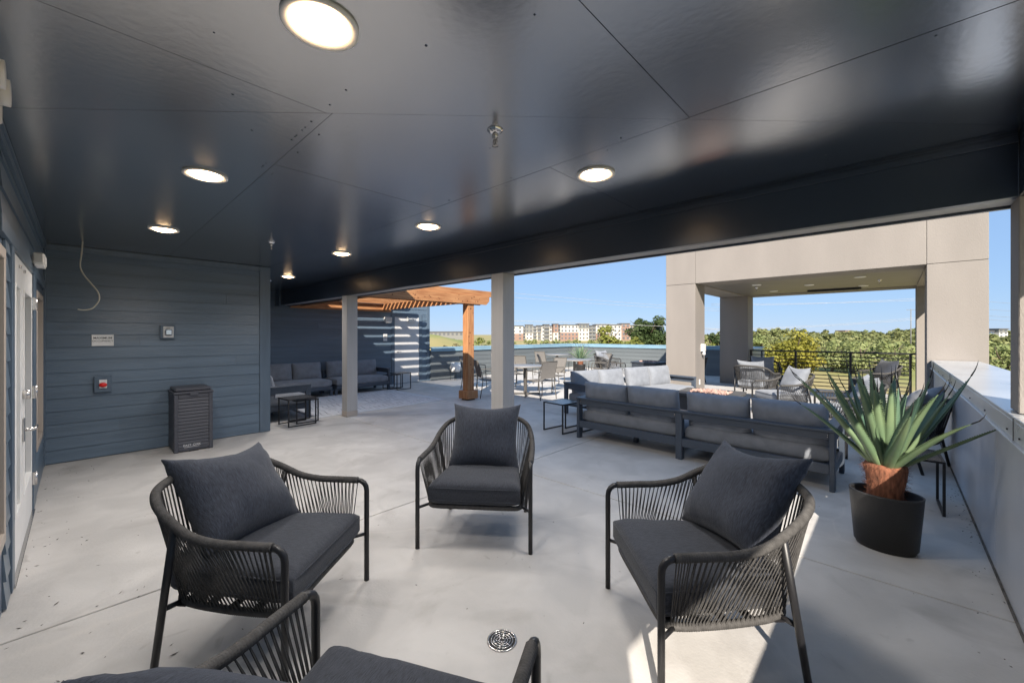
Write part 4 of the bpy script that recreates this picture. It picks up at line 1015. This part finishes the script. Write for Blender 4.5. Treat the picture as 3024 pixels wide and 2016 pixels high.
def make_agave(label, loc, n, seed, Lr, Wr, zt, pot=True, els=(18, 82), m1='agave', m2='agave_dark'):
    rr = random.Random(seed)
    t = thing('agave_plant', label, 'potted plant', loc)
    if pot:
        prof = [(.155, .0), (.163, .005), (.170, .03), (.176, .031), (.203, .385), (.205, .40), (.198, .40), (.192, .39), (.180, .24), (.001, .24)]
        MB().lathe(prof, 48, sy=.76).build('pot', 'pot', t)
        MB().lathe([(.18, .24), (.001, .255)], 24, sy=.74).build('soil', 'joint', t)
    tr = MB().lathe([(.085, .22), (.098, .32), (.100, .42), (.112, .52), (.122, .575), (.112, .60), (.04, .615), (.001, .62)], 28)
    tr.v = [(v[0] * (1 + .08 * noise.noise(Vector(v) * 22)), v[1] * (1 + .08 * noise.noise(Vector(v) * 22)), v[2] + .012 * noise.noise(Vector(v) * 15)) for v in tr.v]
    tr.build('fibre_trunk', 'fibre', t)
    fb = MB()
    for k in range(420):
        a = rr.uniform(0, 6.283); z = rr.uniform(.30, .61); r0 = .098 + .025 * max(0, (z - .4) / .2)
        d = Vector((math.cos(a + rr.uniform(-.7, .7)) * .4, math.sin(a + rr.uniform(-.7, .7)) * .4, rr.uniform(-1, .7))).normalized()
        p = Vector((r0 * math.cos(a), r0 * math.sin(a), z)); fb.tube([p, p + d * rr.uniform(.015, .045)], .0009, 3, caps=False)
    fb.build('fibres', 'fibre', t, kind='stuff')
    for k in range(n):
        f = (k + .5) / n; el = R(els[0] + (els[1] - els[0]) * f ** .9 + rr.uniform(-5, 5)); az = k * 2.39996 + rr.uniform(-.25, .25)
        L = rr.uniform(*Lr) * (1 - .18 * max(0, f - .6) / .4); W = rr.uniform(*Wr)
        mb, sp_ = agave_leaf(L, W, el, R(rr.uniform(-8, 13)), rr.uniform(-.5, .5), rr)
        mt = Tm(.055 * math.cos(az), .055 * math.sin(az), .575 + .03 * f, rz=az)
        for q_ in (mb, sp_): q_.v = [tuple(mt @ Vector(v)) for v in q_.v]
        lf = mb.build('leaf', m1 if rr.random() < .62 else m2, t); sp_.build('tip_spine', 'spine', lf)
    return t
make_agave('large agave in an oval black pot beside the metal parapet', (-.045, 3.98, 0), 30, 11, (.60, .82), (.098, .130), .6, els=(40, 86))
make_agave('potted yucca with narrow pale leaves behind the dining tables', (-8.75, 13.15, 0), 40, 5, (.50, .66), (.035, .05), .6, els=(22, 88))
# ================================================================== LANDSCAPE
RV = Vector((math.cos(TH), math.sin(TH), 0)); FV = Vector((-math.sin(TH), math.cos(TH), 0))
def sstep(a, b, x):
    t = min(1, max(0, (x - a) / (b - a))); return t * t * (3 - 2 * t)
def gz(x, y):
    """ground height: low by the building, rising slowly with distance, a grass mound on the left"""
    d = math.hypot(x, y); lat = x * RV.x + y * RV.y; dep = x * FV.x + y * FV.y
    z = -10 + 6.2 * sstep(90, 345, d) + 2.2 * sstep(345, 1500, d) + 1.0 * sstep(1500, 6000, d)
    z += 9.4 * math.exp(-((dep - 215) / 42) ** 2 - ((lat + 50) / 26) ** 2)
    z += .5 * noise.noise(Vector((x * .02, y * .02, 0))) * sstep(40, 120, d)
    return z
vs = []; fs = []; rings = [6, 14, 25, 40, 55, 70, 85, 100, 115, 130, 150, 170, 190, 210, 230, 250, 275, 300, 330, 360, 400, 450, 520, 620, 760, 950, 1250, 1700, 2500, 4000, 7000]; NA = 120
for d in rings:
    for k in range(NA):
        a = 2 * math.pi * k / NA; x, y = d * math.cos(a) - 5, d * math.sin(a) + 6; vs.append((x, y, gz(x, y)))
for i in range(len(rings) - 1):
    for k in range(NA): fs.append((i * NA + k, i * NA + (k + 1) % NA, (i + 1) * NA + (k + 1) % NA, (i + 1) * NA + k))
fs.append(tuple(reversed(range(NA))))
g = MB().add(vs, fs, True).build('ground', 'ground', kind='structure')

def at(u_, dep):              # world x, y under picture column u at a given depth
    p = RV * ((u_ - 1512) / 1201 * dep) + FV * dep; return p.x, p.y
def zat(v_, dep): return EYE + (988 - v_) * dep / 1201

# ---- trees: crowns of small leaf faces in clumps
def crown(seed, n, rx, rz, leaf, lobes, low=-.55):
    rr = random.Random(seed); B = []
    for k in range(lobes):
        while True:
            p = Vector((rr.uniform(-1, 1), rr.uniform(-1, 1), rr.uniform(low, 1)))
            if .25 < p.length < 1: break
        B.append((Vector((p.x * rx * .72, p.y * rx * .72, p.z * rz * .72)), rr.uniform(.22, .42) * rx))
    mb = MB(); vs = []; fs = []
    for k in range(n):
        c, r = B[rr.randrange(lobes)]
        d = Vector((rr.gauss(0, 1), rr.gauss(0, 1), rr.gauss(.25, 1))).normalized()
        q = c + Vector((d.x, d.y, d.z * .8)) * r * (rr.random() ** .33)
        nn = (d + Vector((rr.uniform(-.7, .7), rr.uniform(-.7, .7), rr.uniform(-.3, .9)))).normalized()
        t1 = nn.orthogonal().normalized(); t1.rotate(Matrix.Rotation(rr.uniform(0, 6.28), 3, nn)); t2 = nn.cross(t1)
        s = leaf * rr.uniform(.6, 1.3); o = len(vs)
        vs += [q + t1 * s, q + t2 * s * .62, q - t1 * s * .9, q - t2 * s * .55]; fs.append((o, o + 1, o + 2, o + 3))
    return mb.add(vs, fs, False)
def trunk(h, r, rr, spread):
    mb = MB().tube(smoothpath([(0, 0, -.6), (.05 * h, 0, .25 * h), (.03 * h, .04 * h, .5 * h), (.0, .02 * h, .75 * h)], 3), [r * (1.2 - .08 * i) for i in range(10)], 7)
    for k in range(6):
        a = k * 1.05 + rr.uniform(-.3, .3); z0 = h * rr.uniform(.28, .55)
        mb.tube([(.04 * h, .01 * h, z0), (spread * .4 * math.cos(a), spread * .4 * math.sin(a), z0 + h * .18), (spread * .75 * math.cos(a), spread * .75 * math.sin(a), z0 + h * .33)], [r * .5, r * .32, r * .1], 5)
    return mb
CR = {}
def tree(name, label, u_, dep, vtop, width, leafm_, seed, n=2600, leaf=.5, group='trees beyond the terrace', low=-.55, base_v=None, lobes=26):
    x, y = at(u_, dep); z0 = gz(x, y); top = zat(vtop, dep); H = top - z0; rr = random.Random(seed)
    t = thing(name, label, 'tree' if 'tree' in name else 'bush', (x, y, z0), group=group)
    bush = 'bush' in name
    rz = H * (.52 if not bush else .62) if 'mesquite' not in name else H * .58; cz = H - rz * .94; rx = width / 2
    m = crown(seed, n, rx, rz, leaf, lobes, low); m.v = [(v[0], v[1], max(.05, v[2] + cz)) for v in m.v]
    m.build('crown', leafm_, t); trunk(H, .028 * H + .05, rr, rx).build('trunk', 'bark', t); return t
W_ = lambda px, dep: px * dep / 1201
tree('oak_tree', 'tall dark oak tree rising left of the pavilion column', 1915, 165, 921, W_(150, 165), 'leaf_dark', 1, 5200, .62, lobes=34)
tree('field_tree', 'bright green rounded tree in front of the brick apartments', 1795, 120, 950, W_(105, 120), 'leaf_bright', 2, 3600, .42)
tree('field_tree', 'low bright green tree between apartments and dark oak', 1868, 112, 984, W_(85, 112), 'leaf_bright', 3, 2600, .4)
tree('field_bush', 'bright bush at the foot of the dark oak', 1945, 105, 1000, W_(70, 105), 'leaf_bright', 4, 1600, .36)
tree('field_bush', 'olive bush below the pale apartments, left one', 1605, 130, 992, W_(62, 130), 'leaf_olive', 5, 2000, .42)
tree('field_bush', 'olive bush below the brick apartments, beside the yucca top', 1655, 126, 988, W_(72, 126), 'leaf_olive', 6, 2200, .42)
tree('field_bush', 'green bush right of the pergola post', 1420, 110, 985, W_(85, 110), 'leaf_bright', 7, 2000, .36)
tree('field_bush', 'dry brown scrub left of the pergola post', 1332, 105, 998, W_(100, 105), 'leaf_dry', 8, 1500, .3)
tree('field_bush', 'dry scrub near the end of the grey door wall', 1285, 100, 1012, W_(60, 100), 'leaf_dry', 9, 900, .3)
tree('round_tree', 'large rounded yellow green tree behind the railing', 2345, 88, 972, W_(170, 88), 'leaf_yellow', 10, 6500, .34, low=-.9, lobes=44)
tree('field_bush', 'yellow bush spilling at the left of the railing', 2262, 80, 1024, W_(120, 80), 'leaf_yellow', 11, 2600, .3)
tree('mesquite_tree', 'pale green mesquite tree left of centre behind the railing', 2455, 118, 1000, W_(110, 118), 'leaf_green', 12, 2600, .36, low=-.95)
tree('mesquite_tree', 'pale green mesquite tree at centre behind the railing', 2540, 112, 1004, W_(130, 112), 'leaf_green', 13, 2800, .36, low=-.95)
tree('mesquite_tree', 'pale green mesquite tree near the right pavilion column', 2640, 108, 1000, W_(130, 108), 'leaf_green', 14, 2800, .36, low=-.95)
tree('mesquite_tree', 'grey green thicket seen past the right edge of pavilion', 2955, 75, 1003, W_(160, 75), 'leaf_green', 15, 3200, .28, low=-.8)
tree('field_bush', 'low thicket right of the pavilion, behind the stucco pillar', 3060, 72, 1006, W_(150, 72), 'leaf_green', 16, 2200, .28)
tree('field_tree', 'small dark tree seen between the pavilion columns', 2112, 150, 972, W_(50, 150), 'leaf_dark', 17, 1200, .5)
tree('field_bush', 'bright green hedge seen between the pavilion columns', 2105, 95, 1000, W_(110, 95), 'leaf_bright', 18, 2000, .34)
tree('field_tree', 'mid green tree behind the rounded yellow tree, left', 2245, 140, 983, W_(80, 140), 'leaf_green', 19, 1600, .45)
# distant wood: one mass of crowns
protos = [crown(60 + k, 230, 5.2, 4.6, 1.15, 12, -.4) for k in range(5)]
wood = MB(); rr = random.Random(21)
def wood_at(u_, dep, vtop, sc):
    x, y = at(u_, dep); z = zat(vtop, dep); pr = protos[rr.randrange(5)]; a = rr.uniform(0, 6.28); ca, sa = math.cos(a), math.sin(a); o = len(wood.v)
    wood.v += [(x + (v[0] * ca - v[1] * sa) * sc, y + (v[0] * sa + v[1] * ca) * sc, z + (v[2] - 4.6) * sc * .95) for v in pr.v]
    wood.f += [tuple(i + o for i in f) for f in pr.f]; wood.sm += pr.sm
for k in range(170):
    u_ = rr.uniform(1990, 3100); dep = rr.uniform(300, 420); base = 974 + 5 * math.sin(u_ * .013) - (4 if u_ > 2500 else 0)
    if 2040 < u_ < 2130: base = 985
    wood_at(u_, dep, base + rr.uniform(-3, 8), rr.uniform(1.0, 1.7))
for k in range(150):
    u_ = rr.uniform(2150, 3100); dep = rr.uniform(170, 280); wood_at(u_, dep, 984 + rr.uniform(0, 14), rr.uniform(.8, 1.3))
wood.build('woodland', 'leaf_olive', kind='stuff')
wood = MB()
for k in range(90):
    u_ = rr.uniform(2380, 3100); dep = rr.uniform(125, 190); wood_at(u_, dep, 1003 + rr.uniform(0, 14), rr.uniform(.45, .8))
for k in range(60):
    u_ = rr.uniform(1240, 1980); dep = rr.uniform(250, 330); wood_at(u_, dep, 999 + rr.uniform(0, 6), rr.uniform(.35, .6))
wood.build('scrubland', 'leaf_green', kind='stuff')

# ---- far apartment buildings
wp_ = MB().box(-.5, .5, -.06, .06, -.5, .5).mesh('window'); wp_.materials.append(M['bldg_glass'])
def building(label, dep, u0, name='apartment_building'):
    x, y = at(u0, dep); t = thing(name, label, 'building', (x, y, 0), math.atan2(RV.y, RV.x)); t['u0'] = u0; t['dep'] = dep; return t
def seg(t, u0, u1, vt, vb, m, proud=0.0, low=None, lowm=None, rows=4, cols=2, cap=True, balc=False):
    dep = t['dep']; k = dep / 1201; x0 = (u0 - t['u0']) * k; x1 = (u1 - t['u0']) * k; z1 = zat(vt, dep); z0 = zat(vb, dep) - 3; pr = -proud
    wl_ = MB().box(x0, x1, pr, 14, z0, z1).build('wall', m, t)
    if low:
        zl = zat(low, dep); MB().box(x0 - .05, x1 + .05, pr - .12, 13, z0, zl).build('lower_wall', lowm, t)
    if cap: MB().box(x0 - .5, x1 + .5, pr - .7, 14.4, z1, z1 + .6).build('roof_edge', 'bldg_roof', t)
    zb = zat(vb, dep); fh = (z1 - zb) / rows
    for r in range(rows):
        for c in range(cols):
            cx = x0 + (x1 - x0) * (c + .5) / cols; cz = zb + fh * (r + .52)
            q = bpy.data.objects.new('window', wp_); scn.collection.objects.link(q); q.parent = wl_; q.location = (cx, pr - .13, cz)
            bw = min(1.9, (x1 - x0) / cols * .5); q.scale = (bw if not balc else (x1 - x0) / cols * .72, 1, fh * (.52 if not balc else .72))
            if balc:
                MB().box(cx - (x1 - x0) / cols * .42, cx + (x1 - x0) / cols * .42, pr - 1.0, pr - .2, cz - fh * .42, cz - fh * .08).build('balcony', 'bldg_grey', t)
b1 = building('pale apartment building at the left of the far row', 370, 1520)
seg(b1, 1490, 1545, 963, 1004, 'bldg_white', 0, 985, 'bldg_brick', 4, 3); seg(b1, 1545, 1552, 966, 1004, 'bldg_grey', -1, rows=4, cols=1, balc=True)
seg(b1, 1552, 1573, 960, 1004, 'bldg_grey', 1, 984, 'bldg_cream', 4, 2); seg(b1, 1573, 1586, 964, 1004, 'bldg_white', 0, rows=4, cols=1, balc=True)
seg(b1, 1586, 1599, 962, 1004, 'bldg_grey', .5, 982, 'bldg_cream', 4, 1, balc=True); seg(b1, 1599, 1632, 963, 1004, 'bldg_white', 0, rows=4, cols=3); seg(b1, 1606, 1622, 959, 1004, 'bldg_grey', 1, rows=4, cols=1, balc=True)
b2 = building('far brick and white apartment building above the yucca', 358, 1700)
seg(b2, 1634, 1648, 957.5, 1004, 'bldg_brick', 1.5, 982, 'bldg_cream', 4, 1); seg(b2, 1648, 1655, 963, 1004, 'bldg_grey', -1, rows=4, cols=1, balc=True)
seg(b2, 1655, 1708, 960, 1004, 'bldg_white', 0, 981.5, 'bldg_brick', 4, 5); seg(b2, 1708, 1738, 957.5, 1004, 'bldg_grey', 1.5, 971, 'bldg_cream', 4, 3)
seg(b2, 1738, 1760, 962, 1004, 'bldg_grey', -.5, rows=4, cols=2, balc=True); seg(b2, 1760, 1800, 959, 1004, 'bldg_white', 0, 984, 'bldg_brick', 4, 3)
seg(b2, 1667, 1678, 956.5, 962, 'bldg_grey', -4, rows=1, cols=1, cap=False)
b3 = building('brick tower block behind the green trees', 372, 1846)
seg(b3, 1800, 1835, 960, 1004, 'bldg_white', 0, rows=4, cols=3); seg(b3, 1835, 1859, 956, 1004, 'bldg_brick', 1, rows=4, cols=2); seg(b3, 1859, 1885, 962, 1004, 'bldg_cream', 0, rows=4, cols=2)
b4 = building('long low dark roofed building on the left skyline', 330, 1330, 'low_building')
seg(b4, 1255, 1368, 980.5, 992, 'bldg_grey', 0, rows=1, cols=9); 
b5 = building('small blue grey building at the far right skyline', 300, 2960, 'apartment_building')
seg(b5, 2925, 2950, 978, 996, 'bldg_blue', -3, rows=3, cols=3); seg(b5, 2950, 2976, 972, 996, 'bldg_grey', 0, 982, 'bldg_white', 3, 2)
# tiny distant roofs
b6 = building('tiny orange roofed house over the distant treetops', 430, 2505, 'distant_house')
seg(b6, 2497, 2514, 975, 981, 'bldg_brick', 0, rows=1, cols=2, cap=False)

# ---- overhead lines
def wire(u0, v0, u1, v1, sag, d0, d1, lb, r=.07):
    pts = []
    for i in range(25):
        t = i / 24; dep = d0 + (d1 - d0) * t; uu = u0 + (u1 - u0) * t; vv = v0 + (v1 - v0) * t + sag * 4 * t * (1 - t)
        x, y = at(uu, dep); pts.append((x, y, zat(vv, dep)))
    tag(MB().tube(pts, r, 5).build('overhead_wire', 'wire'), lb, 'power line', 'overhead power lines')
wire(1480, 862, 2130, 912, 3, 150, 150, 'upper thin power line across the sky left of pavilion', .05)
wire(1480, 875, 2130, 918, 3, 150, 150, 'second thin power line, just under the upper one', .05)
wire(1480, 946, 2140, 972, -2, 150, 150, 'low power line passing in front of the dark oak', .07)
wire(2100, 897, 2780, 884, 4, 140, 120, 'upper power line seen through the pavilion', .045)
wire(2100, 902, 2780, 876, 6, 140, 120, 'second power line seen through the pavilion', .045)
wire(2080, 972, 2780, 930, 9, 140, 120, 'sagging lower power line seen through the pavilion', .045)
wire(2090, 974, 2780, 936, 8, 142, 122, 'lowest power line seen through the pavilion', .045)
for k, (a, b) in enumerate(((888, 900), (912, 920), (930, 940), (942, 950))):
    wire(2900, a, 3080, b, 2, 110, 100, ('topmost', 'second', 'third', 'lowest')[k] + ' power line in the sky strip right of the pavilion', .035)
pl = thing('power_pole', 'thin power pole with crossarm beside the right pavilion column', 'power pole', (*at(2690, 170), gz(*at(2690, 170))))
MB().tube([(0, 0, -.5), (0, 0, zat(912, 170) - pl.location.z)], [.22, .14], 8).build('pole', 'bldg_grey', pl)
hh = zat(914, 170) - pl.location.z
MB().box(-1.4, 1.4, -.1, .1, hh - .15, hh, .0).build('crossarm', 'bldg_grey', pl)

# ---- wind blown bits on the deck
db = MB(); rr = random.Random(33)
def chip(x, y, a, l, w_):
    c, s_ = math.cos(a), math.sin(a); h = .0015 + rr.random() * .003
    P = [(-l, 0, .001), (-l * .2, w_, h), (l, w_ * .2, h * 1.6), (l * .1, -w_, h)]
    db.add([(x + p[0] * c - p[1] * s_, y + p[0] * s_ + p[1] * c, p[2]) for p in P] + [(x, y, .0004)], [(0, 1, 2, 3), (3, 4, 0), (0, 4, 1), (1, 4, 2), (2, 4, 3)])
for k in range(60):
    x = rr.uniform(-7.0, -2.4); y = -.27 + abs(rr.gauss(0, .25)); chip(x, y, rr.uniform(0, 6), rr.uniform(.003, .014), rr.uniform(.0015, .004))
for k in range(16): chip(rr.uniform(-5, -1.9), rr.uniform(-.2, 1.2), rr.uniform(0, 6), rr.uniform(.004, .022), rr.uniform(.002, .005))
for k in range(70): chip(PX - .015 - abs(rr.gauss(0, .06)), rr.uniform(2.2, 6.5), rr.uniform(0, 6), rr.uniform(.003, .010), rr.uniform(.002, .004))
for k in range(30): chip(rr.uniform(-7, .3), rr.uniform(.5, 4.8), rr.uniform(0, 6), rr.uniform(.003, .009), rr.uniform(.002, .004))
db.build('deck_debris', 'sealant', kind='stuff')
